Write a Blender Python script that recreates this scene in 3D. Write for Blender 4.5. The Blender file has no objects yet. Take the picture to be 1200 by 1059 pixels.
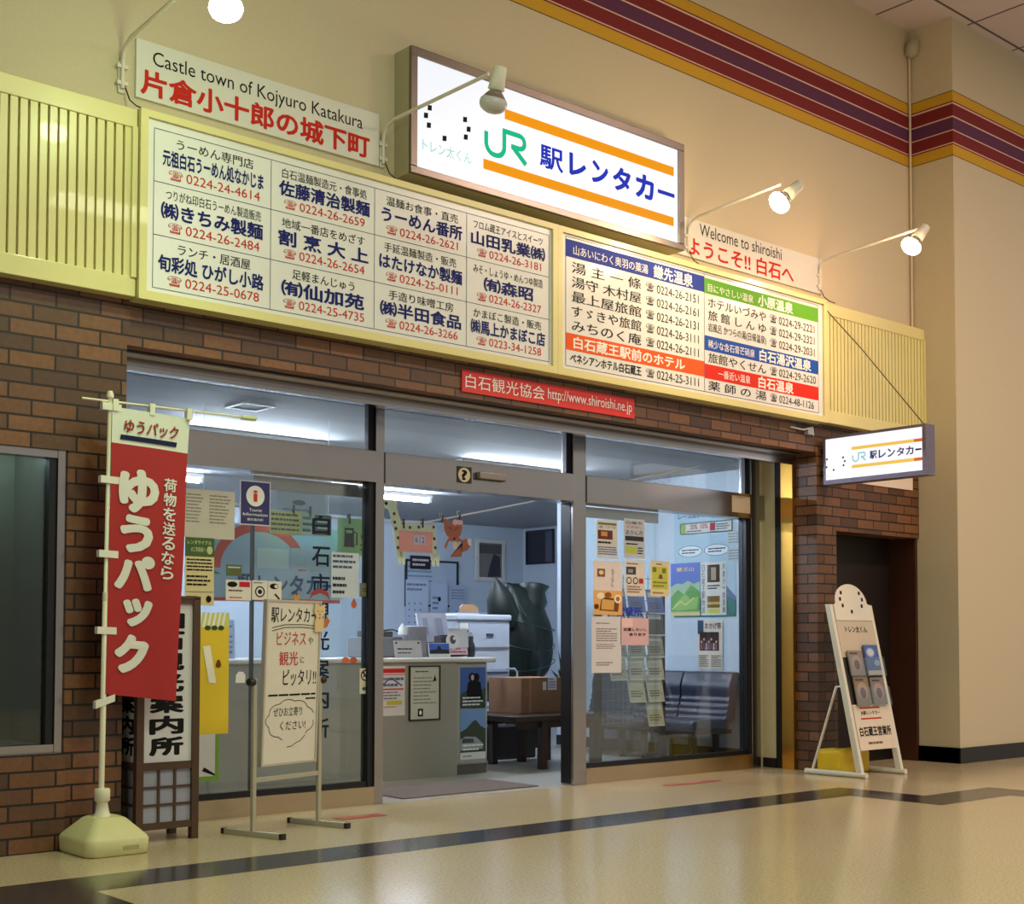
import bpy, bmesh, math, random
from mathutils import Matrix, Vector
random.seed(7)
SC = bpy.context.scene
COL = SC.collection
# ------------------------------------------------------------------ camera
cam = bpy.data.cameras.new('camera'); camo = bpy.data.objects.new('camera', cam); COL.objects.link(camo)
YAW, PIT, ROLL = math.radians(41.0771), math.radians(2.3349), math.radians(.0902)
fw = Vector((math.sin(YAW)*math.cos(PIT), math.cos(YAW)*math.cos(PIT), math.sin(PIT)))
rt = Vector((math.cos(YAW), -math.sin(YAW), 0)); up = rt.cross(fw)
R_ = rt*math.cos(ROLL)+up*math.sin(ROLL); U_ = -rt*math.sin(ROLL)+up*math.cos(ROLL)
mw = Matrix((R_, U_, -fw)).transposed().to_4x4(); mw.translation = Vector((-5.1057, -7.1205, 1.05))
camo.matrix_world = mw
cam.sensor_fit = 'HORIZONTAL'; cam.sensor_width = 36; cam.lens = 1566.53/1200*36
cam.shift_y = (687.94-529.5)/1200
cam.clip_start = .05; cam.clip_end = 200
SC.camera = camo
# ------------------------------------------------------------------ world and colour
SC.view_settings.view_transform = 'Standard'; SC.view_settings.look = 'None'
SC.view_settings.gamma = 1; SC.view_settings.use_curve_mapping = False
SC.view_settings.exposure = 0.0
w = bpy.data.worlds.new('world'); SC.world = w; w.use_nodes = True
bg = w.node_tree.nodes['Background']
bg.inputs[0].default_value = (1, .95, .84, 1); bg.inputs[1].default_value = .40
# the hall round about: dim warm walls and brighter cool daylit parts
wn = w.node_tree; tcw = wn.nodes.new('ShaderNodeTexCoord'); nw = wn.nodes.new('ShaderNodeTexNoise'); rw = wn.nodes.new('ShaderNodeValToRGB')
nw.inputs['Scale'].default_value = 2.2; nw.inputs['Detail'].default_value = 1.5
rw.color_ramp.elements[0].position = .40; rw.color_ramp.elements[0].color = (.56, .50, .41, 1)
rw.color_ramp.elements[1].position = .62; rw.color_ramp.elements[1].color = (1.5, 1.5, 1.42, 1)
wn.links.new(tcw.outputs['Generated'], nw.inputs['Vector']); wn.links.new(nw.outputs['Fac'], rw.inputs[0]); wn.links.new(rw.outputs[0], bg.inputs[0])
try:
    SC.cycles.use_denoising = True
except Exception: pass
# unseen fill lights added under the hall ceiling, tinted differently left and right
def area(name, loc, rot, sx, sy, power, col):
    l = bpy.data.lights.new(name, 'AREA'); l.shape = 'RECTANGLE'; l.size = sx; l.size_y = sy
    l.energy = power; l.color = col
    o = bpy.data.objects.new(name, l); COL.objects.link(o); o.location = loc; o.rotation_euler = rot
    return o
area('hall_fill_light', (-1.5, -6.0, 6.5), (0, 0, 0), 2.4, .6, 170, (.88, 1, .74))
area('hall_fill_light', (5.5, -6.0, 6.5), (0, 0, 0), 2.4, .6, 330, (1, .70, .58))
area('hall_fill_light', (2.5, -10.0, 6.5), (0, 0, 0), 2.4, .6, 170, (1, .98, .74))

# ------------------------------------------------------------------ materials
def lin(c):
    c = c/255.0
    return c/12.92 if c <= .04045 else ((c+.055)/1.055)**2.4
def L3(c): return (lin(c[0]), lin(c[1]), lin(c[2]), 1)
_M = {}
def P(c, rough=.6, metal=0, var=.08, scale=14, bump=0, emit=0, spec=.5, ecol=None, coat=0):
    key = (c, rough, metal, var, scale, bump, emit, spec, ecol, coat)
    if key in _M: return _M[key]
    m = bpy.data.materials.new('mat_%02x%02x%02x' % tuple(int(x) for x in c)); m.use_nodes = True
    nt = m.node_tree; b = nt.nodes['Principled BSDF']
    b.inputs['Roughness'].default_value = rough; b.inputs['Metallic'].default_value = metal
    b.inputs['Specular IOR Level'].default_value = spec
    b.inputs['Coat Weight'].default_value = coat
    base = L3(c)
    if var > 0 or bump > 0:
        tc = nt.nodes.new('ShaderNodeTexCoord'); n = nt.nodes.new('ShaderNodeTexNoise')
        n.inputs['Scale'].default_value = scale; n.inputs['Detail'].default_value = 4
        nt.links.new(tc.outputs['Object'], n.inputs['Vector'])
    if var > 0:
        mx = nt.nodes.new('ShaderNodeMix'); mx.data_type = 'RGBA'
        mx.inputs['A'].default_value = tuple(x*(1-var) for x in base[:3])+(1,)
        mx.inputs['B'].default_value = tuple(min(1, x*(1+var)) for x in base[:3])+(1,)
        nt.links.new(n.outputs['Fac'], mx.inputs['Factor']); nt.links.new(mx.outputs['Result'], b.inputs['Base Color'])
    else: b.inputs['Base Color'].default_value = base
    if bump > 0:
        bp = nt.nodes.new('ShaderNodeBump'); bp.inputs['Strength'].default_value = bump; bp.inputs['Distance'].default_value = .01
        nt.links.new(n.outputs['Fac'], bp.inputs['Height']); nt.links.new(bp.outputs['Normal'], b.inputs['Normal'])
    if emit > 0:
        b.inputs['Emission Color'].default_value = L3(ecol or c); b.inputs['Emission Strength'].default_value = emit
    _M[key] = m
    return m
def INK(c): return P(c, .65, 0, 0, spec=.15)
def glass(name, tint=(1, 1, 1), ior=1.5, dirt=.0, refl=1.0):
    m = bpy.data.materials.new(name); m.use_nodes = True; nt = m.node_tree; nt.nodes.clear()
    o = nt.nodes.new('ShaderNodeOutputMaterial'); mx = nt.nodes.new('ShaderNodeMixShader')
    t = nt.nodes.new('ShaderNodeBsdfTransparent'); g = nt.nodes.new('ShaderNodeBsdfGlossy'); f = nt.nodes.new('ShaderNodeFresnel')
    t.inputs[0].default_value = tint+(1,); g.inputs['Roughness'].default_value = .0; f.inputs[0].default_value = ior
    g.inputs['Color'].default_value = (refl, refl, refl, 1)
    ge = nt.nodes.new('ShaderNodeNewGeometry'); mi = nt.nodes.new('ShaderNodeMapRange')
    mi.inputs['To Min'].default_value = ior; mi.inputs['To Max'].default_value = 1/ior     # same reflectance from both sides of the pane
    nt.links.new(ge.outputs['Backfacing'], mi.inputs['Value']); nt.links.new(mi.outputs[0], f.inputs[0])
    nt.links.new(f.outputs[0], mx.inputs[0]); nt.links.new(t.outputs[0], mx.inputs[1]); nt.links.new(g.outputs[0], mx.inputs[2])
    nt.links.new(mx.outputs[0], o.inputs[0])
    return m
GLASS = glass('clear_glass', (.94, .97, .97))
WGLASS = glass('window_glass', (.70, .76, .72), 1.55)
ACRYL = glass('clear_acrylic', (.93, .95, .95), 1.45)

def brick_mat():
    m = bpy.data.materials.new('brown_brick'); m.use_nodes = True; nt = m.node_tree; b = nt.nodes['Principled BSDF']
    g = nt.nodes.new('ShaderNodeNewGeometry'); sx = nt.nodes.new('ShaderNodeSeparateXYZ'); ad = nt.nodes.new('ShaderNodeMath')
    cb = nt.nodes.new('ShaderNodeCombineXYZ'); br = nt.nodes.new('ShaderNodeTexBrick'); no = nt.nodes.new('ShaderNodeTexNoise')
    nt.links.new(g.outputs['Position'], sx.inputs[0]); nt.links.new(sx.outputs[0], ad.inputs[0]); nt.links.new(sx.outputs[1], ad.inputs[1])
    nt.links.new(ad.outputs[0], cb.inputs[0]); nt.links.new(sx.outputs[2], cb.inputs[1]); nt.links.new(cb.outputs[0], br.inputs['Vector'])
    br.inputs['Scale'].default_value = 1; br.inputs['Brick Width'].default_value = .236; br.inputs['Row Height'].default_value = .0806
    br.inputs['Mortar Size'].default_value = .0058; br.inputs['Mortar Smooth'].default_value = .15; br.inputs['Bias'].default_value = -.1
    br.inputs['Color1'].default_value = L3((80, 53, 35)); br.inputs['Color2'].default_value = L3((128, 84, 51)); br.inputs['Mortar'].default_value = L3((22, 13, 8))
    no.inputs['Scale'].default_value = 35; no.inputs['Detail'].default_value = 5; nt.links.new(g.outputs['Position'], no.inputs['Vector'])
    mx = nt.nodes.new('ShaderNodeMix'); mx.data_type = 'RGBA'; mx.blend_type = 'OVERLAY'; mx.inputs['Factor'].default_value = .35
    nt.links.new(br.outputs['Color'], mx.inputs['A']); nt.links.new(no.outputs['Fac'], mx.inputs['B']); nt.links.new(mx.outputs['Result'], b.inputs['Base Color'])
    bp = nt.nodes.new('ShaderNodeBump'); bp.invert = True; bp.inputs['Strength'].default_value = .8; bp.inputs['Distance'].default_value = .008
    nt.links.new(br.outputs['Fac'], bp.inputs['Height']); nt.links.new(bp.outputs['Normal'], b.inputs['Normal'])
    b.inputs['Roughness'].default_value = .5
    return m
BRICK = brick_mat()

def plaster_mat():
    # cream sprayed plaster with the painted band of stripes running round the hall
    m = bpy.data.materials.new('cream_plaster_with_stripes'); m.use_nodes = True; nt = m.node_tree; b = nt.nodes['Principled BSDF']
    g = nt.nodes.new('ShaderNodeNewGeometry'); sx = nt.nodes.new('ShaderNodeSeparateXYZ'); nt.links.new(g.outputs['Position'], sx.inputs[0])
    mr = nt.nodes.new('ShaderNodeMapRange'); mr.inputs['From Min'].default_value = 5.34; mr.inputs['From Max'].default_value = 5.945
    nt.links.new(sx.outputs[2], mr.inputs['Value'])
    cr = nt.nodes.new('ShaderNodeValToRGB'); cr.color_ramp.interpolation = 'CONSTANT'; e = cr.color_ramp.elements
    cream, blk, yel, mar, wht, pur = (206, 194, 164), (60, 40, 25), (206, 160, 30), (122, 22, 22), (226, 190, 175), (92, 40, 78)
    stops = [(0, cream), (.012, blk), (.024, yel), (.178, mar), (.196, wht), (.214, mar), (.385, wht), (.402, pur), (.585, wht), (.602, mar), (.785, wht), (.805, mar), (.825, yel), (.972, blk), (.984, cream)]
    while len(e) < len(stops): e.new(.5)
    for el, (p, c) in zip(e, stops): el.position = p
    for el, (p, c) in zip(e, stops): el.position = p; el.color = L3(c)
    nt.links.new(mr.outputs[0], cr.inputs[0])
    no = nt.nodes.new('ShaderNodeTexNoise'); no.inputs['Scale'].default_value = 60; no.inputs['Detail'].default_value = 6
    nt.links.new(g.outputs['Position'], no.inputs['Vector'])
    mx = nt.nodes.new('ShaderNodeMix'); mx.data_type = 'RGBA'; mx.blend_type = 'MULTIPLY'; mx.inputs['Factor'].default_value = .10
    nt.links.new(cr.outputs[0], mx.inputs['A']); nt.links.new(no.outputs['Fac'], mx.inputs['B']); nt.links.new(mx.outputs['Result'], b.inputs['Base Color'])
    bp = nt.nodes.new('ShaderNodeBump'); bp.inputs['Strength'].default_value = .25; bp.inputs['Distance'].default_value = .006
    nt.links.new(no.outputs['Fac'], bp.inputs['Height']); nt.links.new(bp.outputs['Normal'], b.inputs['Normal'])
    b.inputs['Roughness'].default_value = .75
    return m
PLASTER = plaster_mat()

def floor_mat(name, c1, c2, rough, spec=.5):
    m = bpy.data.materials.new(name); m.use_nodes = True; nt = m.node_tree; b = nt.nodes['Principled BSDF']
    g = nt.nodes.new('ShaderNodeNewGeometry')
    n1 = nt.nodes.new('ShaderNodeTexNoise'); n1.inputs['Scale'].default_value = 70; n1.inputs['Detail'].default_value = 5
    n2 = nt.nodes.new('ShaderNodeTexNoise'); n2.inputs['Scale'].default_value = 1.3; n2.inputs['Detail'].default_value = 3
    for n in (n1, n2): nt.links.new(g.outputs['Position'], n.inputs['Vector'])
    cr = nt.nodes.new('ShaderNodeValToRGB'); cr.color_ramp.elements[0].position = .35; cr.color_ramp.elements[1].position = .65
    cr.color_ramp.elements[0].color = L3(c1); cr.color_ramp.elements[1].color = L3(c2)
    nt.links.new(n1.outputs['Fac'], cr.inputs[0]); nt.links.new(cr.outputs[0], b.inputs['Base Color'])
    ra = nt.nodes.new('ShaderNodeMapRange'); ra.inputs['To Min'].default_value = rough*.8; ra.inputs['To Max'].default_value = rough*1.25
    nt.links.new(n2.outputs['Fac'], ra.inputs['Value']); nt.links.new(ra.outputs[0], b.inputs['Roughness'])
    b.inputs['Specular IOR Level'].default_value = spec
    return m
FLOOR = floor_mat('cream_terrazzo_vinyl', (176, 160, 126), (200, 186, 152), .17)
FDARK = floor_mat('charcoal_terrazzo_vinyl', (44, 42, 44), (60, 57, 58), .16)
FOFF = floor_mat('office_floor_vinyl', (150, 148, 142), (172, 170, 164), .3)

def ceil_mat():
    m = bpy.data.materials.new('ceiling_tiles'); m.use_nodes = True; nt = m.node_tree; b = nt.nodes['Principled BSDF']
    g = nt.nodes.new('ShaderNodeNewGeometry'); mp = nt.nodes.new('ShaderNodeMapping'); br = nt.nodes.new('ShaderNodeTexBrick')
    mp.inputs['Location'].default_value = (-4.953+.79*7, .97+.79*3, 0)
    nt.links.new(g.outputs['Position'], mp.inputs['Vector']); nt.links.new(mp.outputs[0], br.inputs['Vector'])
    br.offset = 0; br.inputs['Scale'].default_value = 1; br.inputs['Brick Width'].default_value = .79; br.inputs['Row Height'].default_value = .79
    br.inputs['Mortar Size'].default_value = .012; br.inputs['Mortar Smooth'].default_value = 0
    br.inputs['Color1'].default_value = L3((200, 186, 188)); br.inputs['Color2'].default_value = L3((204, 190, 192)); br.inputs['Mortar'].default_value = L3((92, 80, 72))
    nt.links.new(br.outputs['Color'], b.inputs['Base Color']); b.inputs['Roughness'].default_value = .9
    return m

STEEL = P((166, 160, 156), .20, 1, .06, 6)
STEELF = P((128, 122, 114), .32, 1, .04, 6)
STEELW = P((190, 170, 140), .30, 1, .06, 6)
ALU = P((200, 200, 198), .32, 1, .04)
DKMET = P((42, 42, 46), .35, .6, .05)
BLACK = P((18, 17, 17), .45, 0, .05)
CREAMY = P((222, 214, 148), .33, 0, .04, 8, coat=.15)
CREAMD = P((196, 184, 104), .45, 0, .05, 8)
WPAN = P((226, 228, 226), .22, 0, .02)
WHITE = P((232, 232, 228), .45, 0, .03)
PAPER = P((226, 222, 214), .7, 0, .03)
WOOD = P((72, 48, 30), .5, 0, .25, 9)
DWOOD = P((44, 28, 20), .35, 0, .2, 7)

# ------------------------------------------------------------------ mesh builder
_WL = {}                                              # world location of every parent
_GL = {}
def glyphs(s, bold):
    k = (s, bold)
    if k in _GL: return _GL[k]
    cu = bpy.data.curves.new('tmp', 'FONT'); cu.body = s; cu.size = 1; cu.resolution_u = 3
    cu.fill_mode = 'FRONT' if hasattr(cu, 'fill_mode') else cu.fill_mode
    ob = bpy.data.objects.new('tmp', cu); COL.objects.link(ob)
    bpy.context.view_layer.update()
    me = ob.to_mesh()
    v0 = [(v.co.x, v.co.y) for v in me.vertices]; f0 = [tuple(p.vertices) for p in me.polygons]
    d = abs(bold); vs = []; fs = []                   # heavier weights: the glyph printed several times, shifted
    for k_, (dx, dy) in enumerate([(0, 0)] if bold < .008 else [(-d*.6, 0), (d*.6, 0)] if bold < .018 else [(d*math.cos(math.pi*q/6), d*math.sin(math.pi*q/6)) for q in range(12)]+[(0, 0)]):
        o = len(vs); vs += [(x+dx, y+dy, k_*.00006) for x, y in v0]; fs += [tuple(i+o for i in f) for f in f0]
    ob.to_mesh_clear(); bpy.data.objects.remove(ob); bpy.data.curves.remove(cu)
    _GL[k] = (vs, fs)
    return vs, fs

class MB:
    def __init__(s, T=None): s.v = []; s.f = []; s.m = []; s.s = []; s.mats = []; s.T = T or Matrix.Identity(4)
    def mi(s, mat):
        if mat not in s.mats: s.mats.append(mat)
        return s.mats.index(mat)
    def add(s, vs, fs, mat, smooth=False):
        o = len(s.v); k = s.mi(mat)
        s.v += [s.T @ Vector(v) for v in vs]
        for f in fs: s.f.append([i+o for i in f]); s.m.append(k); s.s.append(smooth)
        return s
    def box(s, a, b, mat, bev=0):
        x0, y0, z0 = [min(a[i], b[i]) for i in range(3)]; x1, y1, z1 = [max(a[i], b[i]) for i in range(3)]
        if bev > 0:
            bm = bmesh.new(); bmesh.ops.create_cube(bm, size=1)
            for v in bm.verts: v.co = Vector(((x0+x1)/2+v.co.x*(x1-x0), (y0+y1)/2+v.co.y*(y1-y0), (z0+z1)/2+v.co.z*(z1-z0)))
            bmesh.ops.bevel(bm, geom=bm.edges[:], offset=bev, segments=3, profile=.5, affect='EDGES')
            s.bm(bm, mat, False); return s
        return s.add([(x0,y0,z0),(x1,y0,z0),(x1,y1,z0),(x0,y1,z0),(x0,y0,z1),(x1,y0,z1),(x1,y1,z1),(x0,y1,z1)],
                     [(0,3,2,1),(4,5,6,7),(0,1,5,4),(1,2,6,5),(2,3,7,6),(3,0,4,7)], mat)
    def bm(s, bm, mat, smooth=False):
        bm.verts.index_update()
        s.add([v.co.copy() for v in bm.verts], [[v.index for v in f.verts] for f in bm.faces], mat, smooth); bm.free(); return s
    def ring(s, rings, mat, cap=True, smooth=True):
        n = len(rings[0]); vs = [p for r in rings for p in r]; fs = []
        for i in range(len(rings)-1):
            for j in range(n):
                fs.append((i*n+j, i*n+(j+1) % n, (i+1)*n+(j+1) % n, (i+1)*n+j))
        s.add(vs, fs, mat, smooth)
        if cap:
            s.add(rings[0], [tuple(reversed(range(n)))], mat); s.add(rings[-1], [tuple(range(n))], mat)
        return s
    def tube(s, pts, r, mat, n=8, cap=True):
        pts = [Vector(p) for p in pts]; rings = []; rr = r if isinstance(r, (list, tuple)) else [r]*len(pts)
        t0 = (pts[1]-pts[0]).normalized(); a = Vector((0, 0, 1)) if abs(t0.z) < .9 else Vector((1, 0, 0)); nrm = t0.cross(a).normalized()
        for i, p in enumerate(pts):
            t = (pts[min(i+1, len(pts)-1)]-pts[max(i-1, 0)]).normalized()
            nrm = (nrm-t*nrm.dot(t)).normalized(); b = t.cross(nrm)
            rings.append([p+(nrm*math.cos(2*math.pi*k/n)+b*math.sin(2*math.pi*k/n))*rr[i] for k in range(n)])
        return s.ring(rings, mat, cap)
    def lathe(s, prof, p0, axis, mat, n=20, cap=True):
        p0 = Vector(p0); t = Vector(axis).normalized(); a = Vector((0, 0, 1)) if abs(t.z) < .9 else Vector((1, 0, 0))
        u = t.cross(a).normalized(); v = t.cross(u)
        rings = [[p0+t*h+(u*math.cos(2*math.pi*k/n)+v*math.sin(2*math.pi*k/n))*max(r, .0004) for k in range(n)] for r, h in prof]
        return s.ring(rings, mat, cap)
    def prism(s, pts, z0, z1, mat):
        n = len(pts)
        s.add([(x, y, z0) for x, y in pts], [tuple(reversed(range(n)))], mat)
        s.add([(x, y, z1) for x, y in pts], [tuple(range(n))], mat)
        s.add([(x, y, z0) for x, y in pts]+[(x, y, z1) for x, y in pts], [(i, (i+1) % n, n+(i+1) % n, n+i) for i in range(n)], mat)
        return s
    def flat(s, pts, z, mat):
        return s.add([(x, y, z) for x, y in pts], [tuple(range(len(pts)))], mat)
    def rect(s, x0, y0, x1, y1, z, mat): return s.flat([(x0, y0), (x1, y0), (x1, y1), (x0, y1)], z, mat)
    def stroke(s, pts, wd, z, mat, closed=False):
        n = len(pts); L = []; R = []
        for i, p in enumerate(pts):
            a = pts[(i-1) % n] if (closed or i > 0) else p; b = pts[(i+1) % n] if (closed or i < n-1) else p
            dx, dy = b[0]-a[0], b[1]-a[1]; d = math.hypot(dx, dy) or 1
            L.append((p[0]-dy/d*wd/2, p[1]+dx/d*wd/2)); R.append((p[0]+dy/d*wd/2, p[1]-dx/d*wd/2))
        rng = range(n) if closed else range(n-1)
        for i in rng:
            j = (i+1) % n; s.flat([R[i], R[j], L[j], L[i]], z, mat)
        return s
    def ell(s, cx, cy, rx, ry, z, mat, n=24):
        return s.flat([(cx+rx*math.cos(2*math.pi*k/n), cy+ry*math.sin(2*math.pi*k/n)) for k in range(n)], z, mat)
    def text(s, st, x0, y0, x1, y1, z, mat, bold=0.0, slant=0):
        vs, fs = glyphs(st, bold)
        if not vs: return s
        ax = min(v[0] for v in vs); bx = max(v[0] for v in vs); ay = min(v[1] for v in vs); by = max(v[1] for v in vs)
        kx = (x1-x0)/max(bx-ax, 1e-6); ky = (y1-y0)/max(by-ay, 1e-6)
        return s.add([(x0+(v[0]-ax)*kx+slant*(v[1]-ay)*ky, y0+(v[1]-ay)*ky, z+v[2]) for v in vs], fs, mat)
    def vtext(s, st, x0, x1, ytop, pitch, z, mat, bold=0.0, fill=.9):
        for i, ch in enumerate(st):
            y1 = ytop-i*pitch; ww = x1-x0
            if ch in 'ッっゃゅょ': s.text(ch, x0+.22*ww, y1-pitch*.82, x1-.08*ww, y1-pitch*.12, z, mat, bold)
            else: s.text(ch, x0, y1-pitch*fill, x1, y1, z, mat, bold)
        return s
    def lines(s, x0, y0, x1, y1, n, z, mat, th=.5, seed=1, gap=True):
        rd = random.Random(seed); p = (y1-y0)/n
        for i in range(n):
            x = x0; y = y1-(i+.5)*p; end = x1-(rd.random()*.35*(x1-x0) if rd.random() < .5 else 0)
            while x < end-1e-4:
                l = (x1-x0)*(.06+.18*rd.random()); xe = min(end, x+l)
                s.rect(x, y-p*th/2, xe, y+p*th/2, z, mat); x = xe+(x1-x0)*.02
        return s
    def build(s, name, parent=None, loc=None, **props):
        me = bpy.data.meshes.new(name); base = Vector((0, 0, 0))
        if parent is not None: base = _WL[parent.name]
        elif loc is not None: base = Vector(loc)
        else:
            xs = [v.x for v in s.v]; ys = [v.y for v in s.v]; zs = [v.z for v in s.v]
            base = Vector(((min(xs)+max(xs))/2, (min(ys)+max(ys))/2, min(zs)))
        me.from_pydata([tuple(v-base) for v in s.v], [], s.f)
        for m in s.mats: me.materials.append(m)
        for p, k, sm in zip(me.polygons, s.m, s.s): p.material_index = k; p.use_smooth = sm
        me.update()
        o = bpy.data.objects.new(name, me); COL.objects.link(o)
        if parent is not None: o.parent = parent
        else: o.location = base
        _WL[o.name] = base
        for k, v in props.items(): o[k] = v
        return o
def thing(name, label, cat, loc, group=None):
    o = bpy.data.objects.new(name, None); o.empty_display_size = .1; COL.objects.link(o); o.location = loc; _WL[o.name] = Vector(loc)
    o['label'] = label; o['category'] = cat
    if group: o['group'] = group
    return o
def struct(mb, name): return mb.build(name, kind='structure')
def F(origin, u, v):                                  # flat frame: u right, v up, n towards the viewer
    u = Vector(u).normalized(); v = Vector(v).normalized(); n = u.cross(v)
    m = Matrix((u, v, n)).transposed().to_4x4(); m.translation = Vector(origin); return m
def FS(x, y, z): return F((x, y, z), (1, 0, 0), (0, 0, 1))         # faces the hall (-Y)
def FW(x, y, z): return F((x, y, z), (0, -1, 0), (0, 0, 1))        # faces -X

def sheet(name, label, cat, T, wd, ht, base, items, group=None, th=.0015):
    """a sheet of paper, card or vinyl with its print, one mesh; item coordinates run 0..1"""
    mb = MB(T); mb.box((0, 0, 0), (wd, ht, th), base); z = th
    for it in items:
        z += .0003; k = it[0]
        if k == 'r': mb.rect(it[1]*wd, it[2]*ht, it[3]*wd, it[4]*ht, z, it[5])
        elif k == 't': mb.text(it[1], it[2]*wd, it[3]*ht, it[4]*wd, it[5]*ht, z, it[6], it[7] if len(it) > 7 else .01)
        elif k == 'v': mb.vtext(it[1], it[2]*wd, it[3]*wd, it[4]*ht, it[5]*ht, z, it[6], .01)
        elif k == 'l': mb.lines(it[1]*wd, it[2]*ht, it[3]*wd, it[4]*ht, it[5], z, it[6], .45, it[5])
        elif k == 'e': mb.ell(it[1]*wd, it[2]*ht, it[3]*wd, it[4]*ht, z, it[5])
        elif k == 'p': mb.flat([(a*wd, b*ht) for a, b in it[1]], z, it[2])
        elif k == 's': mb.stroke([(a*wd, b*ht) for a, b in it[1]], it[2], z, it[3])
    o = mb.build(name, None, T.translation, label=label, category=cat)
    if group: o['group'] = group
    return o
def single(mb, name, label, cat, group=None, loc=None):
    o = mb.build(name, None, loc, label=label, category=cat)
    if group: o['group'] = group
    return o

# ================================================================== THE SETTING
struct(MB().box((-8, -14, -.1), (9, -.0, 0), FLOOR).box((-8, 0, -.1), (-2.1, 1.5, 0), FOFF).box((-2.1, 0, -.1), (7.4, 7.2, 0), FOFF).box((7.4, -.0, -.1), (9, 1, 0), FLOOR), 'floor')
struct(MB().box((-8, -14, 6.6), (9, .2, 6.75), ceil_mat()), 'ceiling')
b = MB(F((0, 0, 0), (1, 0, 0), (0, 1, 0)))            # dark inlaid band on the floor
b.flat([(-2.7, -1.7), (-2.7, -1.345), (-3.06, -1.345), (-3.06, -6), (-2.7, -6)], .0012, FDARK)
b.flat([(-8, -1.345), (-3.06, -1.345), (-3.06, -6), (-8, -6)], .0012, FDARK)
b.flat([(-2.7, -1.7), (2.69, -1.7), (3.08, -1.345), (-2.7, -1.345)], .0012, FDARK)
b.flat([(2.69, -1.7), (2.69, -2.40), (3.08, -2.04), (3.08, -1.345)], .0012, FDARK)
b.flat([(2.69, -2.40), (3.56, -2.40), (3.92, -2.04), (3.08, -2.04)], .0012, FDARK)
b.flat([(3.56, -2.40), (3.56, -6), (3.92, -6), (3.92, -2.04)], .0012, FDARK)
struct(b, 'trim_1')
# upper wall and the pier at the right, all one cream plaster
struct(MB().box((-8, -.47, 3.3), (5.478, -.25, 6.6), PLASTER), 'wall_upper')
struct(MB().box((5.478, -.9, .135), (9, -.2, 6.6), PLASTER), 'wall_right')
struct(MB().box((5.465, -.913, 0), (9, -.3, .135), BLACK).box((5.465, -.9, 0), (5.478, -.49, .135), BLACK), 'baseboard_right')
# brick front
b = MB()
b.box((-8, -.52, .487), (-3.6, -.2, 3.3), BRICK).box((-3.6, -.52, 2.02), (-2.356, -.2, 3.3), BRICK).box((-2.356, -.52, .0), (-2.046, -.2, 3.3), BRICK)
b.box((-8, -.545, 0), (-2.356, -.2, .487), BRICK)
b.box((-2.046, -.52, 2.61), (3.965, -.42, 3.3), BRICK).box((-2.046, -.3, 2.66), (3.965, -.2, 3.3), BRICK)
b.box((3.965, -.52, 0), (4.231, -.3, 3.3), BRICK).box((4.231, -.52, 1.978), (5.478, -.3, 3.3), BRICK).box((4.0, -.3, 0), (4.231, 0, 2.9), BRICK)
struct(b, 'wall_front')
# niche with the dark door
dn = P((46, 22, 12), .5, 0, .2, 5)
struct(MB().box((4.231, -.23, 0), (5.478, -.15, 2.1), P((24, 12, 8), .55, 0, .2, 5)).box((4.231, -.24, 0), (5.478, -.23, .12), BLACK).box((5.44, -.5, 0), (5.478, -.23, 1.978), P((66, 32, 16), .5, 0, .2, 5)), 'door_1')
# office shell
OW = P((186, 200, 214), .65, 0, .04)
b = MB()
b.box((4.29, .05, .1), (4.38, 2.95, 2.6), OW).box((4.38, 2.85, .1), (7.05, 2.95, 2.6), OW).box((7.05, 2.9, 0), (7.15, 6.7, 2.6), OW)
struct(b, 'wall_office_right')
struct(MB().box((4.278, .05, 0), (4.29, 2.95, .1), BLACK), 'baseboard_office')
struct(MB().box((-2.2, 6.6, 0), (7.1, 6.75, 2.6), OW), 'wall_back')
struct(MB().box((-2.2, -.15, 0), (-2.06, 6.7, 2.6), OW), 'wall_left')
struct(MB().box((-2.2, -.19, 2.6), (7.15, 6.75, 2.7), P((150, 152, 156), .85, 0, .06, 40)), 'ceiling_office')
# cream return beside the glazing
struct(MB().box((3.95, -.1, .08), (4.0, .03, 2.6), P((206, 196, 160), .6)).box((3.94, -.1, 0), (4.0, .03, .08), BLACK).box((3.88, .03, 0), (4.29, .06, 2.6), P((206, 196, 160), .6)), 'wall_return')
# shutter guides and shutter housing
struct(MB().box((3.93, -.30, 0), (3.975, -.18, 2.6), P((232, 176, 84), .28, 1, .05)).box((3.955, -.18, 0), (3.99, -.1, 2.6), BLACK), 'trim_2')  # warm light reflected by the steel guide is put into its gold colour
struct(MB().box((-2.046, -.42, 2.63), (3.965, -.3, 2.7), BLACK).box((-2.046, -.31, 2.55), (3.965, -.27, 2.64), STEEL).box((-2.046, -.36, 2.606), (3.965, -.31, 2.614), ALU).box((-2.046, -.27, 2.545), (3.965, -.15, 2.56), STEEL)
       .box((-2.046, -.31, 2.525), (3.93, -.295, 2.552), STEEL).box((-2.046, -.33, 0), (-2.0, -.18, 2.6), STEELW).box((-2.046, -.3, 2.55), (-1.88, -.15, 2.62), BLACK), 'trim_3')

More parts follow.
